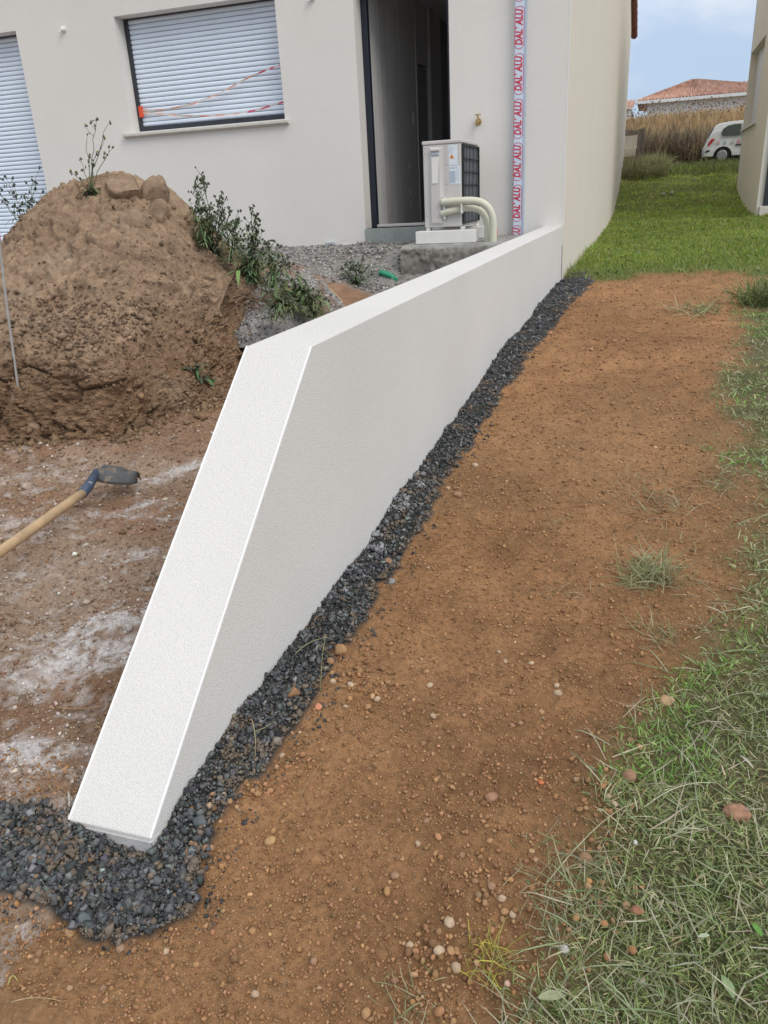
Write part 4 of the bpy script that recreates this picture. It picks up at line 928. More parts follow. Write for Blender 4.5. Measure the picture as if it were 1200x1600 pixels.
cc_ = np.where(front.ravel()[:, None], np.array([.27, .262, .235]), np.array([.38, .375, .355]))*(1+.3*nn.ravel()[:, None])
fa3 = np.stack([(np.arange(99)[:, None]*90+np.arange(89)[None, :]).ravel()+k for k in (0, 1, 91, 90)], 1)
local(link('slab_top', npmesh('slab_top', np.stack([TX.ravel(), TY.ravel(), TZ.ravel()], 1), fa3, M['mound'], np.clip(cc_, .01, 1), True)), slab)
local(MB().box(SX0+.005, SX1-.005, SY0+.03, SY1, -1., zs-.012).build('slab_core', M['concrete']), slab)
# white offcut and drain cover near the doorway
q = onY(547, 387, 9.35); tag(MB().box(q[0]-.12, q[0]+.10, 9.40, 9.47, -.53, -.505).build('white_offcut', M['white'], bevel=.002), 'thin white plastic offcut lying at the facade foot near doorway', 'offcut')
# red cable end beside hoses
q = onY(776, 360, 9.2)
tag(MB().tube([(q[0], 9.2, zs-.01), (q[0], 9.2, q[2]+.02), (q[0]-.03, 9.19, q[2]+.035)], .009, 8).build('red_cable_end', M['orangecap'], smooth=True), 'short red cable end sticking up behind the ivory hoses', 'cable')
# green drain pipe stub
q = hit(602, 434, 5.5)
tag(MB().tube([(q[0]-.06, q[1], q[2]+.05), (q[0], q[1], q[2]+.035), (q[0]+.07, q[1], q[2]+.01), (q[0]+.12, q[1]+.01, q[2]-.05)], .030, 14).build('green_pipe', M['green'], smooth=True), 'green plastic drain pipe end poking out of gravel behind white wall', 'pipe')

# ------------------------------------------------------------------ shovel
h0 = hit(-60, 905); h1 = hit(128, 771); h1[2] += .075; h0 = onZ(-60, 905, -1.27+.16); h1 = onZ(130, 770, -1.17+.04)
sv = thing('shovel', 'round bladed shovel with pale wooden handle lying on the rubble floor', 'shovel', tuple(h1))
dirn = (h1-h0)/np.linalg.norm(h1-h0)
hs = h1-dirn*1.25
local(MB().tube([hs+(h1-hs)*t_ for t_ in np.linspace(0, 1, 8)], [.021, .020, .0195, .0195, .0195, .0195, .020, .019], 14).build('handle', M['wood'], smooth=True), sv)
h2 = onZ(152, 742, -1.165+.035)
local(MB().tube([h1-dirn*.01, h1+(h2-h1)*.4, h2+np.array([0, 0, .012])], [.024, .022, .019], 12).build('socket', M['bluesteel'], smooth=True), sv)
# blade: dished, lying face down; rows from shoulder to tip
tip = onZ(217, 748, -1.175); wdir = np.array([-.15, 1., 0]); wdir /= np.linalg.norm(wdir)
ax_ = tip-h2; La = np.linalg.norm(ax_); ax_ = ax_/La
rows = []
for i in range(15):
    u = i/14; half = .075*math.sqrt(max(.0, 1-((u-.38)/.64)**2)) if u > .38 else .075*(.62+.38*math.sin(u/.38*math.pi/2)); arch = .050*math.sin(min(1, u*1.25+.12)*math.pi*.72)
    row = []
    for j in range(-7, 8):
        v = j/7; c0 = h2+ax_*La*u
        row.append(c0+wdir*half*v+np.array([0, 0, 1])*(arch*(1-v*v)*.9+.014*(1-u)-.016*abs(v)))
    rows.append(row)
local(MB().grid(rows).build('blade', M['steel'], smooth=True, solid=.003), sv)
local(MB().tube([h2, h2+ax_*La*.22+np.array([0, 0, .045]), h2+ax_*La*.55+np.array([0, 0, .044])], [.017, .012, .004], 10).build('blade_rib', M['steel'], smooth=True), sv)

# ------------------------------------------------------------------ marker stake
b0, nb = on_mound(22, 598); t0 = onY(-2, 372, b0[1]+.02)
st = thing('marker_stake', 'thin grey metal marker rod with orange tip stuck in the soil mound', 'marker rod', tuple(b0))
local(MB().tube([b0-np.array([0, 0, .08]), (b0+t0)/2, t0], .0065, 8).build('rod', M['stake']), st)
local(MB().tube([t0-(t0-b0)*.012, t0+(t0-b0)*.03], .009, 8).build('orange_tip', M['orangecap']), st)

# ------------------------------------------------------------------ weeds
def leaf_verts(base, d, up, L_, W_, droop, n=5):
    """returns V (2n+..), F of a lanceolate leaf"""
    d = d/np.linalg.norm(d); side = np.cross(d, up); side /= max(np.linalg.norm(side), 1e-6); V = []
    for i in range(n+1):
        t_ = i/n; w = W_*math.sin(math.pi*min(1, t_*.92+.06))**.8
        c_ = base+d*L_*t_+up*(L_*(.35*t_-droop*t_*t_)); V += [c_-side*w/2, c_+up*w*.12*0-up*w*.15, c_+side*w/2]
    Fq = [(i*3+k, i*3+k+1, i*3+k+4, i*3+k+3) for i in range(n) for k in (0, 1)]
    return np.array(V), np.array(Fq)
def plant(name, label, cat, base, stems, leafspec, heads, seed, stemcol=(.12, .16, .07), leafcol=(.07, .12, .05), headcol=(.11, .12, .09), flowers=0, group=None, stemr=.0035, indiv=True):
    """stems: list of (dx, dy, dz) tips relative to base, thing origin at base"""
    r_ = np.random.default_rng(seed); t_ = thing(name, label, cat, tuple(base), group=group)
    allstem_V, allstem_F, off = [], [], 0; paths = []
    mb = MB()
    for (dx, dy_, dz_) in stems:
        tipv = np.array([dx, dy_, dz_]); n = 9; u = np.linspace(0, 1, n)[:, None]
        bend = np.array([dx, dy_, 0])*.35
        pts = np.concatenate([tipv[None, :]*u - bend*(u*(1-u))*1.6 + .012*dz_*r_.normal(size=(n, 3))*np.array([1, 1, .2])*(u > 0)], 0)
        mb.tube(pts, list(stemr*(1-.65*u[:, 0])), 5); paths.append(pts)
    # side twigs
    tips = []
    for pts in paths:
        ntw = max(3, int(heads*r_.uniform(.7, 1.3)))
        for k in range(ntw):
            u = r_.uniform(.5, .98); i = u*(len(pts)-1); i0 = int(i); p_ = pts[i0]+(pts[min(i0+1, len(pts)-1)]-pts[i0])*(i-i0)
            a = r_.uniform(0, 6.28); L_ = np.linalg.norm(pts[-1])*r_.uniform(.06, .16)
            e = p_+np.array([math.cos(a)*.75, math.sin(a)*.75, 1.])*L_*.8; mb.tube([p_, (p_+e)/2+np.array([0, 0, -.1*L_]), e], [stemr*.5, stemr*.4, stemr*.3], 4); tips.append(e)
        tips.append(pts[-1])
    so_ = mb.build('stem', None, t_, smooth=True); me_ = so_.data
    a_ = me_.color_attributes.new('Col', 'FLOAT_COLOR', 'POINT'); a_.data.foreach_set('color', np.tile([*stemcol, 1], len(me_.vertices)).astype(np.float32)); me_.materials.append(M['plant'])
    # seed heads: small ribbed buds, one mesh shared
    hv_ = IV*np.array([.6, .6, 1.]); hm_ = npmesh('bud', hv_*.011, IF, M['plant'], np.tile(headcol, (len(IV), 1)))
    fm_ = npmesh('flower', np.concatenate([IV*np.array([.8, .8, .45])*.010]), IF, M['plant'], np.tile((.62, .50, .04), (len(IV), 1)))
    for k, e in enumerate(tips):
        for q in range(r_.integers(1, 4)):
            o_ = link('bud', hm_, t_); o_.location = e+r_.normal(0, .010, 3)*(q > 0); o_.rotation_euler = r_.normal(0, .5, 3); s_ = r_.uniform(.7, 1.5); o_.scale = (s_,)*3
        if flowers and k % max(1, len(tips)//flowers) == 0:
            o_ = link('flower', fm_, t_); o_.location = e+np.array([0, 0, .014])
    nl, Lr, Wr, lo, hi = leafspec
    allV, allF, allC, cnt = [], [], [], 0
    for k in range(nl):
        pts = paths[r_.integers(0, len(paths))]; u = r_.uniform(lo, hi); i = u*(len(pts)-1); i0 = int(i); p_ = pts[i0]+(pts[min(i0+1, len(pts)-1)]-pts[i0])*(i-i0)
        a = r_.uniform(0, 6.28); V, Fq = leaf_verts(p_, np.array([math.cos(a), math.sin(a), r_.uniform(-.1, .5)]), np.array([0, 0, 1.]), r_.uniform(*Lr), r_.uniform(*Wr), r_.uniform(.3, 1.1))
        cc_ = np.array(leafcol)*r_.uniform(.65, 1.5)*(1+.1*r_.normal(size=3)); cc_ = np.clip(cc_, .01, 1)
        if indiv and k < 28: link('leaf', npmesh('leaf', V, Fq, M['plant'], np.tile(cc_, (len(V), 1)), True), t_)
        else: allV.append(V); allF.append(Fq+cnt); allC.append(np.tile(cc_, (len(V), 1))); cnt += len(V)
    if allV: tag(link('foliage', npmesh('foliage', np.concatenate(allV), np.concatenate(allF), M['plant'], np.concatenate(allC), True), t_), kind='stuff')
    return t_
def stems_px(base, pix):
    """stem tips aimed through photo pixels at the plant's own distance"""
    out = []
    for k, (a, b_) in enumerate(pix):
        q = onY(a, b_, base[1]+.12*((k*37) % 5-2)/5); out.append(tuple(q-base))
    return out
q, _ = on_mound(140, 300); q = q+np.array([0, 0, -.01])
plant('sow_thistle', 'tall thin weed with small yellow flowers growing on top of the soil mound', 'weed', q, stems_px(q, [(153, 187), (170, 190), (176, 230), (135, 210), (125, 250), (110, 268), (150, 240)]), (38, (.06, .16), (.015, .035), 0, .12), 4, 201, flowers=7, leafcol=(.15, .17, .10), headcol=(.12, .14, .08), stemr=.004)
q = np.array(onY(40, 372, 5.9)); q[2] -= .03
plant('dry_weed', 'sparse dried weed with dark seed heads left of the soil mound', 'weed', q, stems_px(q, [(8, 275), (22, 290), (45, 300), (62, 262), (58, 285), (5, 315), (68, 300), (30, 330), (-12, 290), (50, 330)]), (40, (.05, .13), (.01, .025), .0, .6), 6, 202, leafcol=(.11, .15, .07), headcol=(.09, .10, .08), stemr=.0035)
q = np.array(onY(335, 392, 5.7)); q[2] -= .08
plant('leafy_weed', 'tall dark green weed clump with drooping seed heads right of the mound top', 'weed', q, stems_px(q, [(308, 280), (318, 275), (322, 330), (345, 300), (352, 312), (360, 330), (300, 300), (305, 345), (332, 338), (378, 345)]), (230, (.03, .10), (.009, .022), .0, .72), 12, 203, leafcol=(.15, .19, .12), headcol=(.12, .14, .09), stemr=.0048)
q = np.array(onY(392, 420, 5.9)); q[2] -= .10
plant('leafy_weed', 'bushy green weed clump where the mound meets the gravel terrace', 'weed', q, stems_px(q, [(395, 322), (405, 345), (385, 350), (410, 360), (368, 365), (420, 380), (430, 378), (400, 335), (352, 350), (442, 400)]), (600, (.04, .12), (.008, .020), .0, .75), 9, 204, leafcol=(.18, .26, .13), headcol=(.08, .09, .06), stemr=.0045)
q = np.array(onY(470, 465, 5.7)); q[2] -= .06
plant('broadleaf_weed', 'low broad leaved green weed between mortar waste and brown bank', 'weed', q, stems_px(q, [(450, 430), (478, 445), (432, 440), (500, 462), (465, 425), (490, 450), (440, 455)]), (260, (.05, .15), (.012, .04), .0, .9), 1, 205, leafcol=(.17, .23, .11), stemr=.004)
for i_, (bx0, by0, pix_, lab_) in enumerate([(318, 372, [(296, 312), (310, 300), (325, 322), (340, 330), (332, 345)], 'wispy weed stems at the upper right flank of the mound'), (360, 400, [(350, 340), (372, 330), (385, 352), (365, 358)], 'thin upright weeds halfway down the right flank of the mound'),
        (425, 440, [(418, 378), (438, 385), (450, 402), (430, 398), (460, 412)], 'grassy green stems leaning over the terrace edge'), (488, 488, [(478, 452), (498, 455), (510, 466), (490, 462)], 'low feathery green weeds close behind the white wall top')]):
    q = np.array(onY(bx0, by0, 5.6)); q[2] -= .05
    plant('wispy_weed', lab_, 'weed', q, stems_px(q, pix_), (190, (.04, .13), (.006, .016), .0, .85), 6, 230+i_, leafcol=(.17, .24, .12), headcol=(.11, .12, .08), stemr=.0038, indiv=False)
q = np.array(onY(440, 470, 5.35)); q[2] -= .04
plant('grassy_weed', 'clump of grass and small weeds over the grey mortar waste', 'weed', q, stems_px(q, [(415, 455), (425, 480), (445, 440), (460, 470), (430, 500), (470, 480)]), (260, (.05, .16), (.006, .018), .0, .9), 1, 215, leafcol=(.17, .22, .11), stemr=.003, indiv=False)
q = np.array(onY(372, 418, 5.45)); q[2] -= .04
plant('dock_leaf', 'bright light green upright dock leaf in front of the weeds', 'weed', q, stems_px(q, [(370, 388), (375, 395)]), (3, (.09, .13), (.03, .045), .0, .2), 0, 206, leafcol=(.20, .30, .09), stemr=.003)
q = hit(556, 445, 6.2); q[2] -= .02
plant('small_bush', 'small feathery green bush on brown soil bank behind the white wall', 'weed', q, stems_px(q, [(548, 405), (560, 410), (575, 418), (535, 420), (568, 402), (582, 430), (540, 412)]), (170, (.05, .11), (.010, .02), .1, .95), 1, 207, leafcol=(.10, .15, .07), stemr=.003, indiv=False)
q, _ = on_mound(312, 580)
plant('sprout', 'small green sprout growing out of the cut face of the mound', 'weed', q, [(-.05, -.06, .03), (.05, -.05, .05), (.06, -.08, -.04)], (12, (.05, .10), (.015, .03), .3, 1), 0, 208, leafcol=(.10, .16, .08))
q, _ = on_mound(333, 600)
plant('sprout', 'tiny green sprout low on the mound cut face next to white wall', 'weed', q, [(-.01, -.06, .05), (.03, -.05, .03)], (7, (.04, .07), (.015, .03), .3, 1), 0, 209, leafcol=(.09, .16, .07))

# ------------------------------------------------------------------ grass
def blades(name, X, Y, L_, W_, col, r_, lie=.5, z=None, parent=None, mt='grassblade', kind='stuff', sink=.004, bend=1.):
    n = len(X); z = gz(X, Y) if z is None else z
    a = r_.uniform(0, 2*np.pi, n); inc = np.clip(r_.normal(lie, .28, n), .03, 1.45)     # 0 upright, 1.5 lying
    d = np.stack([np.cos(a)*np.sin(inc), np.sin(a)*np.sin(inc), np.cos(inc)], 1); hor = np.stack([np.cos(a), np.sin(a), 0*a], 1)
    sd_ = np.stack([-np.sin(a), np.cos(a), 0*a], 1)*np.cos(r_.uniform(0, 3.14, n))[:, None] + np.stack([0*a, 0*a, 1+0*a], 1)*.4*r_.normal(size=(n, 1)); sd_ /= np.linalg.norm(sd_, axis=1, keepdims=True)
    base = np.stack([X, Y, z-sink], 1); L1 = L_[:, None]; W1_ = W_[:, None]/2
    cv = np.clip(r_.normal(.35, .3, n), -.1, 1.1)[:, None]*bend
    m1 = base+d*L1*.4; dd_ = d*(1-cv*.5)+hor*cv*.9; dd_ /= np.linalg.norm(dd_, axis=1, keepdims=True); m2 = m1+dd_*L1*.35
    d3 = dd_*(1-cv*.5)+hor*cv*.5-np.array([0, 0, .5])*cv; d3 /= np.linalg.norm(d3, axis=1, keepdims=True); tip_ = m2+d3*L1*.3
    kink = .12*L1*r_.normal(size=(n, 3)); m2 = m2+kink*.5; tip_ = tip_+kink
    gl = gz(np.clip(m2[:, 0], -20, 20), m2[:, 1]) if z is not None and lie > .6 else None
    if gl is not None:
        m2[:, 2] = np.maximum(m2[:, 2], gl+.003); tip_[:, 2] = np.maximum(tip_[:, 2], gl+.002)
    V = np.stack([base-sd_*W1_*.8, base+sd_*W1_*.8, m1-sd_*W1_, m1+sd_*W1_, m2-sd_*W1_*.75, m2+sd_*W1_*.75, tip_], 1).reshape(-1, 3)
    o7 = (np.arange(n)*7)[:, None]; Fq = np.concatenate([o7+np.array([[0, 1, 3, 2]]), o7+np.array([[2, 3, 5, 4]])]); Ft = o7+np.array([[4, 5, 6]])
    me_ = npmesh(name, V, [Fq, Ft], M[mt], np.clip(np.repeat(col, 7, 0), .01, 1))
    o_ = link(name, me_, parent); return tag(o_, kind=kind) if kind else o_
r = np.random.default_rng(21)
# cut, partly dried lawn near the camera
X, Y = sample_area(235000, -.5, 2.6, .72, 9.8, r, 1.65)
g_ = grass_mask(X, Y); th_ = .5+.55*fbm(X*4, Y*4, 0, 3, 210); k = (g_ > .25+.45*r.uniform(0, 1, len(X))) & (r.uniform(0, 1, len(X)) < np.clip(.25+1.0*th_, .08, 1)) & (X < .5*Y+.75); X, Y, th_ = X[k], Y[k], th_[k]
gt = fbm(X*2.2, Y*2.2, 0, 3, 211)
C = palette(len(X), [(.25, .31, .12), (.31, .38, .16), (.40, .42, .23), (.58, .54, .36), (.18, .25, .07), (.44, .38, .23)], [4, 4, 2.5, 1.6, 2.5, 1.5], r, .2)
kk = gt > .12; C[kk] = C[kk]*np.array([.80, 1.08, .7])
L_ = r.uniform(.012, .040, len(X))*(1+.03*Y); W_ = r.uniform(.0014, .0030, len(X))*np.clip(.75+.36*Y, 1, 3)
blades('lawn_grass', X, Y, L_, W_, C, r, lie=.95)
# long pale clippings lying on top
X, Y = sample_area(8000, -.5, 2.6, .78, 8, r, 1.9); g_ = grass_mask(X, Y); k = (g_ > .3) & (X < .5*Y+.7); X, Y = X[k], Y[k]
C = palette(len(X), [(.46, .44, .32), (.34, .38, .24), (.26, .33, .17), (.52, .48, .36)], [3, 3, 3, 1], r, .15)
blades('grass_clippings', X, Y, r.uniform(.05, .12, len(X)), r.uniform(.0014, .0032, len(X))*np.clip(.8+.2*Y, 1, 2), C, r, lie=1.3, sink=-.008)
# thin growth and dead stalks on the soil strip
X, Y = sample_area(16000, -.75, 1.4, .75, 10, r, 1.5); g_ = grass_mask(X, Y)
cl = fbm(X*1.1+9, Y*.9, 0, 4, 215)+.5*sst(-.1, .6, X-np.interp(Y, [1, 3, 10], [-.1, .25, .7])) ; k = (g_ < .5) & (cl > .30+.3*r.uniform(0, 1, len(X))) & ~gravel_mask(X, Y) & (X > -.55); X, Y = X[k], Y[k]
C = palette(len(X), [(.28, .26, .14), (.20, .22, .10), (.38, .32, .2), (.2, .14, .08)], [3, 3, 2, 2], r, .2)
blades('sparse_grass', X, Y, r.uniform(.015, .05, len(X)), r.uniform(.0008, .0017, len(X))*np.clip(.8+.3*Y, 1, 2.6), C, r, lie=1.15)
# green lawn between the two houses
n = 105000
X, Y = sample_area(n, -1., 6.0, 9.7, 27.5, r, 1.4); g_ = grass_mask(X, Y); k = (g_ > r.uniform(0, .8, n)) & (X < .14*Y+.9) & (X > XR+.02); X, Y = X[k], Y[k]
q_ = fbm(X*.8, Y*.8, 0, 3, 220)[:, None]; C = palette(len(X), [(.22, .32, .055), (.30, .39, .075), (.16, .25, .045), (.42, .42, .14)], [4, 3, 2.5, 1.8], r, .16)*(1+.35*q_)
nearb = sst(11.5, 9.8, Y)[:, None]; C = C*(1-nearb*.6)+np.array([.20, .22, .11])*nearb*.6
bankc = (sst(21.5, 24.5, Y)*sst(-.3, .3, fbm(X*1.3, Y*1.3, 0, 3, 221)))[:, None]; C = C*(1-bankc*.6)+np.array([.48, .50, .17])*bankc*.6; C = C*(1+.5*sst(19, 22, Y)[:, None])  # blade colour raised on the bank to offset the neighbour house's shadow
C[r.uniform(0, 1, len(C)) < .006] = (.6, .62, .6)
L_ = r.uniform(.03, .085, len(X))*(1+.35*sst(21, 24, Y)+.9*sst(25.5, 27.3, Y)); L_ *= 1+1.1*sst(-.80, -.93, X)*sst(20, 11, Y); W_ = r.uniform(.005, .010, len(X))*np.clip(Y/14, .8, 1.8)
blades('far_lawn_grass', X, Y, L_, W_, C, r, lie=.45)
# broad clover-like leaves mixed in the lawn behind the soil strip
X, Y = sample_area(2600, -.6, 3.5, 9.9, 20, r, 1.6); k = grass_mask(X, Y) > .6; X, Y = X[k], Y[k]
blades('lawn_herbs', X, Y, r.uniform(.04, .09, len(X)), r.uniform(.02, .04, len(X)), palette(len(X), [(.16, .26, .08), (.26, .33, .17), (.1, .19, .05)], [3, 1, 2], r, .15), r, lie=1.0)

# tufts that show one by one
def tuft(px, py, n, L_, W_, cols, label, spread=.03, lie=.7, seed=1, group=None, name='grass_tuft', y0=.5):
    r_ = np.random.default_rng(seed); q = hit(px, py, y0); t_ = thing(name, label, 'grass tuft', tuple(q), group=group)
    X_ = q[0]+r_.normal(0, spread, n); Y_ = q[1]+r_.normal(0, spread*1.2, n)
    o_ = blades('grass_blades', X_, Y_, r_.uniform(*L_, n), r_.uniform(*W_, n), palette(n, cols, [1]*len(cols), r_, .2), r_, lie=lie, kind='stuff'); local(o_, t_)
GR = [(.28, .32, .16), (.38, .38, .23), (.20, .25, .11), (.44, .40, .26)]; DRY = [(.38, .31, .19), (.29, .23, .13), (.44, .39, .26), (.26, .27, .14)]
tuft(1018, 905, 330, (.05, .15), (.0018, .0034), GR, 'uprooted grey green grass tuft lying alone on the brown soil strip', .045, .95, 1)
tuft(1032, 1003, 90, (.04, .11), (.0014, .0026), GR, 'thin grass tuft just below the larger uprooted tuft on soil', .03, .95, 2)
tuft(1040, 790, 160, (.05, .13), (.002, .004), DRY, 'loose dried grass patch on soil strip near the lawn edge', .10, 1.1, 3)
tuft(1095, 489, 110, (.10, .25), (.006, .010), GR, 'flat small grass tuft near the far end of brown strip', .11, 1.1, 4)
tuft(1192, 478, 420, (.18, .34), (.006, .012), [(.12, .17, .06), (.2, .25, .1), (.28, .28, .14)], 'big arching grass tuft at the right edge near the far lawn', .10, .75, 5)
tuft(985, 765, 60, (.04, .10), (.0018, .003), DRY, 'wispy dry grass on soil strip left of loose patch', .08, 1.1, 6)
tuft(768, 1497, 70, (.03, .075), (.0014, .0026), [(.55, .50, .10), (.42, .42, .08), (.35, .38, .12)], 'yellow grass tuft where the brown soil meets the near lawn', .022, .8, 7)
tuft(893, 935, 46, (.03, .08), (.0012, .0022), DRY, 'few thin dry stalks beside small stones on brown soil', .035, 1.0, 8)
tuft(868, 825, 36, (.03, .07), (.0014, .0024), DRY, 'dark wispy root tuft near middle of the brown soil strip', .03, 1.0, 9)
tuft(650, 1590, 60, (.03, .07), (.0012, .0022), GR, 'sparse green tuft at the bottom edge of the soil', .035, 1.0, 10)
tuft(1060, 850, 50, (.03, .08), (.0015, .003), DRY, 'dry wisp of grass above the uprooted tuft', .06, 1.1, 11)
tuft(890, 1395, 220, (.04, .11), (.0012, .0024), GR+DRY, 'tangled grey green grass spilling onto soil beside the stone pile', .05, 1.15, 12)
# tall grass along the house side and young shoots
r = np.random.default_rng(23)
# leaves and clippings lying on the near lawn
lv = [(1165, 1205, .030, (.50, .50, .40), 'long pale dried leaf blade lying across the near lawn'), (1135, 1560, .026, (.30, .40, .22), 'broad grey green leaf lying at the lawn bottom right'), (1096, 1485, .014, (.45, .52, .36), 'small round pale green leaf on the near lawn'),
      (860, 1570, .030, (.40, .42, .26), 'long olive leaf near the bottom edge of the lawn'), (1180, 1475, .018, (.16, .36, .08), 'bright green young leaf at the right lawn edge'), (825, 1400, .006, (.03, .28, .12), 'tiny dark green leaf scrap on the brown soil')]
for i, (a, b_, s, cc_, lab) in enumerate(lv):
    q = hit(a, b_); an = r.uniform(0, 3.1); s *= .72; V, Fq = leaf_verts(np.array([-s*math.cos(an), -s*math.sin(an), .014]), np.array([math.cos(an), math.sin(an), 0]), np.array([0, 0, 1.]), s*2.2, s*(.35 if i in (0,) else .9), .33, 7)
    o = link('fallen_leaf', npmesh('fallen_leaf', V, Fq, M['plant'], np.tile(cc_, (len(V), 1)), True)); o.location = (q[0], q[1], float(gz(q[0], q[1]))+.010); tag(o, lab, 'leaf')

# ------------------------------------------------------------------ single stones
def single(px, py, wpx, col, label, group=None, ang=False, sc=(1, .8, .7), name='stone', cat='stone', seed=0, rotz=0, y0=.5):
    q = hit(px, py, y0, fn=lambda a, b_: macro(a, b_)+.012); dist = np.linalg.norm(q); s = wpx/2/F_PX*dist*1.05
    V = rock_shape(IV1 if ang else IV2, 500+seed, ang); V = V/np.abs(V).max(0)
    if not ang: V = V*(1+.12*fbm(V[:, 0]*1.6, V[:, 1]*1.6, V[:, 2]*1.6, 3, seed)[:, None])
    V = V*np.array(sc)*s
    cc_ = np.array(col)*(1+.15*fbm(V[:, 0]*90, V[:, 1]*90, V[:, 2]*90, 2, seed)[:, None])
    o_ = link(name, npmesh(name, V, IF1 if ang else IF2, M['slate'] if max(col) < .16 else M['stone'], np.clip(cc_, .01, 1), not ang))
    zz = float(gz(q[0], q[1])); o_.location = (q[0], q[1], zz+s*sc[2]*.38); o_.rotation_euler = (0, 0, rotz if rotz else (seed*1.7) % 6.28); return tag(o_, label, cat, group)
OC = (.40, .235, .12); PB = (.33, .20, .125); PALE = (.50, .38, .26); GREY = (.30, .30, .29)
uniq = [(534, 1021, 24, OC, 'ochre blocky stone, largest on the dark slate strip', True), (518, 1038, 18, (.36, .21, .11), 'brown squarish stone touching the largest ochre stone', True), (461, 1093, 24, (.34, .19, .10), 'brown triangular stone alone on the dark slate strip', True),
        (497, 1104, 16, (.62, .26, .16), 'salmon pink brick fragment at the edge of slate strip', True), (612, 912, 15, (.28, .29, .28), 'grey squared stone chip beside slate strip edge', True), (607, 880, 16, PB, 'round brown stone just above the grey squared chip', False),
        (402, 1244, 15, OC, 'upright ochre stone at slate edge left of thin straw', True), (272, 1395, 15, OC, 'orange ochre stone on slate gravel below wall end', True), (195, 1421, 14, (.36, .24, .13), 'brown stone sitting in the slate gravel patch', True),
        (110, 1455, 18, (.38, .23, .12), 'large ochre stone under the slate gravel patch', False), (186, 1471, 14, (.33, .22, .15), 'round brown pebble below the slate gravel patch', False), (844, 1218, 12, (.50, .17, .08), 'small red brick chip on brown soil', True),
        (984, 1210, 25, (.32, .19, .12), 'flat brown stone at lawn edge', False), (1152, 1268, 36, (.36, .20, .13), 'bare reddish clod lying in the near lawn', False), (914, 1339, 25, (.30, .18, .11), 'dark brown oblong stone at the lawn edge', False),
        (995, 1428, 19, (.34, .16, .10), 'reddish brown stone in the near lawn', False), (978, 1420, 15, (.36, .24, .14), 'upright tan stone leaning on the reddish stone', False), (768, 1245, 20, (.34, .19, .12), 'oval brown pebble on open soil', False),
        (702, 1439, 18, PALE, 'pale rounded pebble, largest on the near soil', False), (421, 1307, 18, (.42, .27, .13), 'ochre oblong stone in the soil beside wall end', False), (1040, 1093, 26, (.42, .28, .16), 'splintered tan stone flake at the lawn corner', True),
        (1005, 1532, 15, (.48, .42, .33), 'pale stone in the near lawn', False), (881, 1487, 15, (.42, .42, .40), 'pale grey pebble among near grass', False), (993, 1320, 10, (.75, .75, .74), 'small bright white chip in near grass', True),
        (45, 766, 18, (.42, .34, .27), 'pale brown stone lying left of the shovel blade', True), (50, 1362, 24, (.13, .14, .15), 'largest grey slate piece in the gravel patch', True), (314, 1291, 24, (.11, .125, .135), 'flat grey slate piece right of the wall end', True),
        (299, 1273, 17, (.12, .13, .14), 'upright slate piece beside the wall end', True), (134, 1446, 20, (.12, .14, .15), 'bluish slate piece at lower edge of gravel patch', True), (15, 1382, 18, (.12, .14, .14), 'flat slate piece at the left picture edge', True)]
for i, (a, b_, w, cc_, lab, ang) in enumerate(uniq): single(a, b_, w, cc_, lab, None, ang, (1, .75, .65) if i % 2 else (.9, .8, .75), seed=i)
reg = [(617, 1367, 15), (712, 1501, 16), (686, 1482, 16), (704, 1480, 14), (545, 1000, 10), (560, 1048, 10), (590, 1098, 12), (548, 1070, 12), (575, 1100, 12), (742, 1380, 10), (768, 1385, 14), (784, 1402, 13), (801, 1420, 12), (788, 1422, 12), (722, 1338, 12), (666, 1277, 11),
       (677, 1126, 10), (672, 1070, 11), (667, 1055, 9), (661, 1160, 10), (715, 773, 14), (700, 760, 10), (742, 722, 10), (571, 1575, 15), (617, 1530, 11), (618, 1590, 10), (640, 1470, 12), (653, 1320, 9), (765, 1310, 10), (800, 1127, 11), (813, 1126, 9), (872, 1080, 14),
       (870, 1069, 10), (846, 1108, 10), (803, 1148, 8), (750, 1108, 9), (790, 1030, 9), (830, 1035, 9), (1000, 1163, 12), (985, 1150, 10), (925, 1200, 10), (950, 1250, 10), (960, 1260, 10), (900, 1440, 14), (560, 1450, 9), (490, 1500, 12), (400, 1560, 12), (260, 1485, 10), (305, 1500, 10),
       (60, 1485, 10), (160, 1540, 10), (330, 1265, 12), (350, 1250, 10), (360, 1262, 10), (322, 1325, 12), (305, 1320, 10), (440, 1178, 10), (520, 1065, 11), (518, 1051, 10), (735, 1235, 9), (622, 1275, 10)]
def plab(a, b_):
    if a < 420 and b_ > 1240 and a > 280: return 'small brown pebble in the fringe beside the lower wall end', 'pebbles beside the lower wall end'
    if 490 < a < 600 and 980 < b_ < 1120: return 'small ochre pebble raked against the dark slate strip', 'pebbles raked against the slate strip'
    if a > 630 and a < 910 and b_ > 1320: return 'rounded pebble in the pile where brown soil meets near lawn', 'pebbles piled at the lawn edge'
    if a > 890: return 'small pebble on the soil along the right lawn edge', 'pebbles along the right lawn edge'
    if b_ > 1440: return 'small pebble on the brown soil at the bottom of the photo', 'pebbles at the bottom of the soil'
    if b_ < 800: return 'small pebble on far soil beside upper slate strip', 'pebbles beside the upper slate strip'
    return 'small pebble scattered on the open middle of the soil strip', 'pebbles on the open soil'
for i, (a, b_, w) in enumerate(reg):
    single(a, b_, w, [PB, OC, (.44, .32, .22), (.30, .17, .10), PALE][(i*7) % 5], *plab(a, b_), False, (1, .8, .7), 'pebble', 'pebble', 100+i)
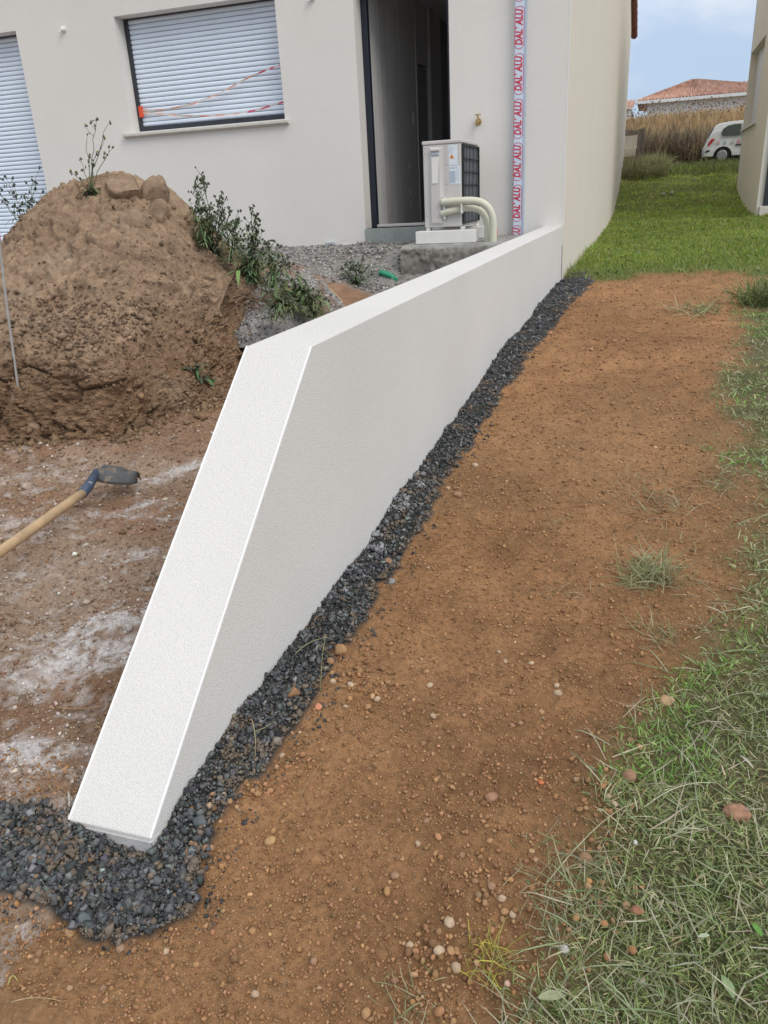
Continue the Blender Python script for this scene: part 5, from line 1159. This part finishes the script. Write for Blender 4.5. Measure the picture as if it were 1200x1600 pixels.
# straws and twigs
tw_list = [([(395, 1138), (404, 1165), (400, 1197)], 'pale forked straw stalk lying on the dark slate strip', (.45, .42, .25)), ([(75, 842), (68, 865), (58, 886)], 'short brown root twig lying below the shovel handle', (.36, .26, .17)), ([(510, 1010), (505, 1040), (502, 1090)], 'thin green stalk standing by ochre stones', (.26, .27, .14)),
           ([(465, 1040), (490, 1010), (530, 1005)], 'thin pale stalk crossing the slate strip', (.36, .35, .2)), ([(470, 1250), (490, 1215), (515, 1188)], 'thin curved straw on soil beside the slate', (.36, .24, .12)), ([(20, 1575), (60, 1568), (100, 1572)], 'long thin root lying at the bottom left corner', (.42, .30, .17)), ([(15, 1545), (25, 1532), (30, 1540)], 'yellowish curled root at the bottom left', (.5, .45, .15)),
           ([(108, 1240), (112, 1270), (108, 1285)], 'splinter of pale wood beside the lower wall end', (.48, .44, .38)), ([(90, 1108), (130, 1112), (165, 1104)], 'bundle of brown roots lying across the rubble floor', (.28, .18, .11)), ([(850, 1395), (950, 1290), (1000, 1270)], 'long bent grass stalk across the near lawn edge', (.42, .40, .26)),
           ([(508, 452), (530, 470), (536, 478)], 'bare stick poking from brown bank behind wall', (.42, .33, .22)), ([(1005, 1275), (1060, 1240), (1120, 1236)], 'long pale grass stem arching over the near lawn', (.50, .52, .36)), ([(700, 1385), (708, 1400), (695, 1412)], 'small reddish twig on the near soil', (.33, .16, .09))]
for i, (pp, lab, cc_) in enumerate(tw_list):
    pts = [hit(a, b_, 4.5 if i == 10 else .5) for a, b_ in pp]; pts = [np.array([q[0], q[1], float(gz(q[0], q[1]))+.008+.010*(k == 1)]) for k, q in enumerate(pts)]
    if i in (2, 9, 11): pts[1][2] += .03
    A = np.array(pts); tt = np.linspace(0, 2, 9); qd = [A[0]*(1-t_/2)**2+2*A[1]*(t_/2)*(1-t_/2)+A[2]*(t_/2)**2 for t_ in tt]
    w = .0013 if i not in (1, 10, 7, 8) else (.0035 if i != 10 else .012)
    mb = MB().tube(qd, [w*(1-.5*t_/2) for t_ in tt], 6)
    if i in (0, 8): mb.tube([qd[3], qd[3]+np.array([.02, .015, .004]), qd[3]+np.array([.035, .05, .002])], [w*.8, w*.6, w*.3], 5)
    o = mb.build('straw' if i not in (1, 8, 10, 12) else 'twig', None, None, smooth=True); a_ = o.data.color_attributes.new('Col', 'FLOAT_COLOR', 'POINT'); a_.data.foreach_set('color', np.tile([*cc_, 1], len(o.data.vertices)).astype(np.float32)); o.data.materials.append(M['stone'])
    tag(o, lab, 'straw' if i not in (1, 8, 10, 12) else 'twig')

# ------------------------------------------------------------------ neighbour's house on the right
NXL = 2.12; NYF, NYB = 21.6, 24.7
q = onX(1150, 300, NXL); NYB = q[1]; q2 = onX(1182, 325, NXL); NYF = q2[1]; zbase = min(q[2], q2[2])-.3
nb_ = thing('neighbour_house', 'cream rendered neighbouring house with recessed window at the right edge', 'house', (NXL+3, (NYF+NYB)/2, zbase))
wy0 = onX(1181, 193, NXL)[1]; wy1 = onX(1166, 150, NXL)[1]; wz0 = onX(1172, 196, NXL)[2]; wz1 = onX(1186, 68, NXL)[2]
# side wall with a window hole (plane X = NXL)
b = MB(); ysl = [NYF, wy0+.02, wy1-.05, NYB]; zsl = [zbase, wz0, wz1, 5.9]
for i in range(3):
    for j in range(3):
        if i == 1 and j == 1: continue
        b.add([(NXL, ysl[i], zsl[j]), (NXL, ysl[i+1], zsl[j]), (NXL, ysl[i+1], zsl[j+1]), (NXL, ysl[i], zsl[j+1])], [(3, 2, 1, 0)])
y0_, y1_ = ysl[1], ysl[2]; dpt = .22
b.add([(NXL, y0_, wz0), (NXL+dpt, y0_, wz0), (NXL+dpt, y0_, wz1), (NXL, y0_, wz1)], [(0, 1, 2, 3)]); b.add([(NXL, y1_, wz0), (NXL+dpt, y1_, wz0), (NXL+dpt, y1_, wz1), (NXL, y1_, wz1)], [(3, 2, 1, 0)])
b.add([(NXL, y0_, wz1), (NXL+dpt, y0_, wz1), (NXL+dpt, y1_, wz1), (NXL, y1_, wz1)], [(0, 1, 2, 3)])
b.add([(NXL, NYB, zbase), (NXL+7, NYB, zbase), (NXL+7, NYB, 5.9), (NXL, NYB, 5.9)], [(0, 1, 2, 3)])
local(b.build('side_wall', M['warm']), nb_)
local(MB().add([(NXL, NYF, zbase), (NXL+7, NYF, zbase), (NXL+7, NYF, 5.9), (NXL, NYF, 5.9)], [(0, 1, 2, 3)]).build('front_wall', M['facade']), nb_)
local(MB().box(NXL+.16, NXL+.22, y0_, y1_, wz0, wz1).build('window', M['acbody']), nb_)
local(MB().box(NXL-.06, NXL+.2, y0_-.05, y1_+.05, wz0-.05, wz0).build('window_sill', M['stonesill'], bevel=.006), nb_)
local(MB().box(NXL-.35, NXL+7.2, NYF-.35, NYB+.35, 5.6, 5.72).build('roof_edge', M['tiledark']), nb_)
qx = onY(1197, 300, NYF-.05)
local(MB().box(NXL+.05, qx[0]+.35, NYF-.10, NYF-.003, zbase, onY(1190, 322, NYF)[2]).build('plinth', M['stonesill'], bevel=.01), nb_)
local(MB().box(qx[0]-.03, qx[0]+1., NYF-.06, NYF-.005, qx[2]-.55, 3.5).build('dark_door', M['anth'], bevel=.005), nb_)

# ------------------------------------------------------------------ parked car
CY = 28.6
cr_ = onY(1099, 230, CY); cz = onY(1125, 255, CY)[2]-.02
car = thing('parked_car', 'small white hatchback with round rear corner parked behind the grassy bank', 'car', (cr_[0], CY, cz))
CX = cr_[0]; hgt = onY(1140, 191, CY)[2]-cz; s = hgt/1.47
def cyl_prof(u):  # body width factor with height
    return u
side = [(0.02, .28), (0.0, .45), (.02, .60), (.07, .72), (.14, .95), (.20, 1.08), (.33, 1.33), (.42, 1.40), (.8, 1.46), (1.5, 1.47), (2.1, 1.42), (2.55, 1.12), (2.75, .98), (3.35, .86), (3.58, .66), (3.60, .38), (3.55, .25)]
bot = [(3.02, .25), (2.98, .42), (2.85, .56), (2.70, .60), (2.55, .56), (2.42, .42), (2.38, .25), (1.02, .25), (.98, .42), (.85, .56), (.69, .60), (.53, .56), (.40, .42), (.36, .25)]
def arch(cx, r_, n=9): return [(cx+r_*math.cos(math.pi*k/(n-1)), .26+r_*math.sin(math.pi*k/(n-1))) for k in range(n)]
poly = side + arch(2.95, .34) + arch(.66, .34)
mb = MB(); nP = len(poly); ws = [(-.83, .0), (-.80, .0), (-.3, 0), (.3, 0), (.80, .0), (.83, 0)]
V = []
for k, (wv, _) in enumerate(ws):
    for (a, h) in poly:
        tum = 0 if h < .95 else (h-.95)/.52*.17
        e = .985 if k in (0, 5) else 1.0
        V.append(((1.8+(a-1.8)*e)*s, wv*(1-tum)*s, (.3+(h-.3)*e if k in (0, 5) else h)*s))
Fq = [tuple(range(nP)), tuple(range(5*nP, 6*nP))[::-1]]
for k in range(5):
    for i in range(nP): j = (i+1) % nP; Fq.append((k*nP+i, (k+1)*nP+i, (k+1)*nP+j, k*nP+j))
mb.add(V, Fq); body = mb.build('body', M['carpaint'], car, bevel=.02)
def sideplate(name, pts, mt, yoff=0., th=.012):
    V = []
    for o_ in (0, 1):
        for (a, h) in pts:
            tum = 0 if h < .95 else (h-.95)/.52*.17
            V.append((a*s, (-.83*(1-tum)-.002-yoff-(0 if o_ else th))*s, h*s))
    n = len(pts); return MB().add(V, [tuple(range(n))[::-1], tuple(range(n, 2*n))]+[(i, (i+1) % n, n+(i+1) % n, n+i) for i in range(n)]).build(name, mt, car, bevel=.004)
sideplate('side_window', [(.60, .98), (.56, 1.08), (.62, 1.22), (.78, 1.32), (1.02, 1.36), (1.25, 1.36), (1.25, .95)], M['glass'])
sideplate('door_window', [(1.32, .95), (1.32, 1.36), (2.0, 1.34), (2.42, 1.05), (2.42, .96)], M['glass'])
MB().add([(x_*s, y_*s, h*s) for (x_, h) in ((.135, .98), (.30, 1.30)) for y_ in (-.62, .62)], [(0, 1, 3, 2)]).build('rear_window', M['glass'], car, solid=.02).location = (-.012, 0, 0)
sideplate('tail_lamp', [(.10, .66), (.16, .64), (.34, .86), (.33, .90), (.22, .88), (.12, .74)], M['redlamp'])
sideplate('rear_reflector', [(.05, .40), (.18, .44), (.22, .50), (.10, .50), (.04, .45)], M['anth'])
sideplate('side_trim', [(1.10, .60), (2.3, .60), (2.3, .65), (1.10, .65)], M['anth'])
for k, (a, cc_) in enumerate([(.42, (.75, .45, .48)), (.66, (.40, .62, .60)), (.93, (.55, .60, .58)), (1.14, (.68, .15, .25)), (1.32, (.5, .2, .3))]):
    mtt = flat('sticker colour %s' % 'abcde'[k], cc_, .4); sideplate('sticker', [(a, .68), (a+.11, .68), (a+.11, .80), (a, .80)], mtt)
    sideplate('sticker_print', [(a+.025, .715), (a+.085, .715), (a+.085, .765), (a+.025, .765)], M['white'], .012, .004)
def wheel(xc, yc_, name='wheel'):
    t_ = MB().tube([(xc*s, (yc_-.09)*s, .29*s), (xc*s, (yc_+.09)*s, .29*s)], .29*s, 24).build(name, M['tyre'], car, bevel=.02)
    rm_ = MB().tube([(xc*s, (yc_-.10)*s, .29*s), (xc*s, (yc_-.088)*s, .29*s)], [.17*s, .19*s], 20).build('rim', M['rim'], t_)
    for k in range(5):
        a = k*1.2566; MB().tube([(xc*s+.04*s*math.cos(a), (yc_-.104)*s, .29*s+.04*s*math.sin(a)), (xc*s+.15*s*math.cos(a), (yc_-.104)*s, .29*s+.15*s*math.sin(a))], .016*s, 5).build('spoke', M['rim'], t_)
for xc in (.66, 2.95):
    for yc_ in (-.72, .72): wheel(xc, yc_)
MB().box(.3*s, 3.4*s, -.62*s, .62*s, .2*s, .62*s).build('underbody', M['tyre'], car)
MB().box(-.01*s, .04*s, -.25*s, .25*s, .52*s, .64*s).build('number_plate', M['white'], car)

# ------------------------------------------------------------------ board panel left of the bank
PY = 27.6
qa = onY(968, 210, PY); qb = onY(1003, 250, PY); zt_ = onY(1000, 201, PY)[2]; zb_ = onY(1000, 262, PY)[2]
fp = thing('board_panel', 'weathered grey board panel with cream sheets leaning beyond the house corner', 'fence panel', ((qa[0]+qb[0])/2, PY, zb_))
nbd = 7
for k in range(nbd):
    x0_ = qa[0]-.3+(qb[0]-qa[0]+.3)*k/nbd; x1_ = qa[0]-.3+(qb[0]-qa[0]+.3)*(k+1)/nbd-.012
    local(MB().box(x0_, x1_, PY-.012+.006*(k % 2), PY+.012, zb_-.1, zt_-.02*(k % 3)).build('board', M['board']), fp)
local(MB().box(qb[0]-.02, qb[0]+.045, PY-.04, PY+.03, zb_-.3, zt_+.02).build('post', M['board']), fp)
e0 = onY(985, 215, PY-.03); e1 = onY(992, 235, PY-.03)
local(MB().box(e0[0]-.2, e1[0]-.05, PY-.04, PY-.02, onY(988, 231, PY)[2], onY(988, 212, PY)[2]).build('cream_sheet', M['cream']), fp)
local(MB().box(onY(993, 215, PY)[0]-.05, onY(996, 215, PY)[0], PY-.04, PY-.02, onY(994, 232, PY)[2], onY(994, 211, PY)[2]).build('cream_strip', M['cream']), fp)
local(MB().box(e0[0]-.3, onY(993, 240, PY)[0], PY-.20, PY-.05, onY(988, 245, PY)[2], onY(988, 231, PY)[2]).build('cream_box', M['cream'], bevel=.01), fp)

# ------------------------------------------------------------------ field of tall dry grass, bramble, weeds
r = np.random.default_rng(31)
def fieldblades(name, x0, x1, y0, y1, n, L_, W_, cols, w, lie=.18, jit=.15):
    X = r.uniform(x0, x1, n); Y = r.uniform(y0, y1, n); X = X*(Y/((y0+y1)/2))
    C = palette(n, cols, w, r, jit); C *= (1+.35*fbm(X*.5, Y*.4, 0, 3, 301)[:, None])
    return blades(name, X, Y, r.uniform(*L_, n)*(1+.25*fbm(X*.6, Y*.6, 0, 2, 302)), r.uniform(*W_, n), C, r, lie=lie, bend=.5)
fieldblades('field_grass', -3.5, 9., 34, 49, 38000, (.35, .8), (.02, .045), [(.50, .36, .19), (.40, .28, .15), (.60, .46, .27), (.34, .24, .14)], [4, 3, 2, 2])
fieldblades('green_field_edge', -3, 7.5, 32.4, 35.4, 11000, (.5, 1.0), (.015, .035), [(.30, .30, .11), (.38, .33, .15), (.22, .23, .08)], [3, 2, 2])
fieldblades('dead_bramble', -2.6, 6.5, 30.6, 32.8, 15000, (.5, 1.25), (.012, .03), [(.19, .14, .10), (.27, .20, .14), (.13, .10, .075), (.38, .31, .2)], [4, 3, 2, 1.4], lie=.5, jit=.25)
fieldblades('bank_weeds', -1.5, 4.2, 26.2, 28.0, 5200, (.10, .32), (.008, .018), [(.18, .24, .08), (.30, .32, .14), (.40, .38, .2), (.25, .3, .12)], [3, 2, 1, 2], lie=.4)
X = r.uniform(-1.3, .3, 5000); Y = r.uniform(26.0, 28.5, 5000)
blades('corner_weeds', X, Y, r.uniform(.15, .6, 5000), r.uniform(.01, .02, 5000), palette(5000, [(.52, .46, .27), (.36, .38, .18), (.42, .42, .2), (.30, .25, .17)], [2, 2, 2, 1.5], r), r, lie=.5)
# seed heads that stand above the field
n = 900; Y = r.uniform(39, 46, n); X = r.uniform(-3, 8.5, n); zz = gz(X, Y)-.25
scatter('field_seed_heads', np.stack([X, Y, zz+r.uniform(.9, 1.5, n)], 1), r.uniform(.02, .045, n), palette(n, [(.16, .11, .08), (.3, .2, .13)], [2, 1], r), M['stone'], False, (.6, 1), 0, 33)
# pale stones half buried in the bank
for i, (a, b_, w) in enumerate([(1050, 305, 8), (1036, 307, 7), (1086, 282, 5), (1142, 312, 4)]):
    single(a, b_, w, (.50, .49, .46), 'pale stone half buried in the grassy bank before the car', 'pale stones in the far bank', True, (1, .7, .6), 'pale_stone', 'stone', 300+i, y0=10)

# ------------------------------------------------------------------ distant houses
DY = 62.
def hip_roof(mb, pts_eave, ridge, n=0): pass
el = onY(1002, 157, DY); er = onY(1230, 134, DY); rl = onY(1083, 124, DY+4); rr_ = onY(1115, 131, DY+4)
dh = thing('far_house', 'distant white house with terracotta hipped roof behind the dry grass field', 'house', (float(el[0]+5), DY, 3.))
ze = el[2]; xe0, xe1 = el[0], el[0]+9.2
zr_ = onY(1083, 124, DY+4.2)[2]
local(MB().box(xe0+.4, xe0+26, DY+.4, DY+9, 2., ze-.05).build('walls', M['farwall']), dh)
def tiled(mb, A, B, C_, D_, n):
    """rippled roof plane: A-B eave, D-C ridge side"""
    A, B, C_, D_ = map(np.array, (A, B, C_, D_)); rows = []
    for i in range(n+1):
        u = i/n; nrm = np.cross(B-A, D_-A); nrm = nrm/np.linalg.norm(nrm); off = .06*math.cos(i*math.pi); e_ = A+(B-A)*u; t_ = D_+(C_-D_)*u; rows.append([e_+nrm*off, t_+nrm*off])
    mb.grid(rows)
xr0 = rl[0]; xr1 = xr0+.4
rf = MB(); zo = ze
x_v = onY(1118, 131, DY+2.2)[0]; zv = onY(1118, 131, DY+2.2)[2]
tiled(rf, (xe0-.3, DY, ze), (xe0+9.5, DY, ze), (xr0+.3, DY+4.5, zr_), (xr0-.1, DY+4.5, zr_), 92)
rf.add([(xe0-.3, DY, ze), (xr0-.1, DY+4.5, zr_), (xe0-.3, DY+9, ze)], [(0, 1, 2)])
rf.add([(xe0+9.5, DY, ze), (xr0+.3, DY+4.5, zr_), (xe0+9.5, DY+9, ze)], [(0, 1, 2)])
rf.add([(xe0-.3, DY+9, ze), (xr0, DY+4.5, zr_), (xe0+9.5, DY+9, ze)], [(0, 1, 2)])
z2 = onY(1165, 127, DY+4.5)[2]
tiled(rf, (x_v-2.6, DY+.35, ze+.05), (xe0+26, DY+.35, ze+.05), (xe0+25, DY+4.5, z2), (x_v-2.6, DY+4.5, z2), 200)
local(rf.build('roof', M['tile']), dh)
local(MB().box(xe0-.35, xe0+26.2, DY-.12, DY+.02, ze-.22, ze-.03).build('gutter', M['farwall']), dh)
dh2 = thing('far_garage', 'small distant building with low terracotta roof left of white house', 'building', (float(el[0]-4), DY+1, 3.))
zl0 = onY(992, 169, DY)[2]; zl1 = onY(992, 155, DY+3)[2]; xl0 = xe0-9
rf = MB(); tiled(rf, (xl0, DY-.5, zl0), (xe0-.45, DY-.5, zl0), (xe0-.45, DY+3.5, zl1), (xl0, DY+3.5, zl1), 60)
local(rf.build('roof', M['tile']), dh2)
local(MB().box(xl0+.3, xe0-.6, DY-.2, DY+6, 2., zl0-.02).build('walls', M['farwall']), dh2)
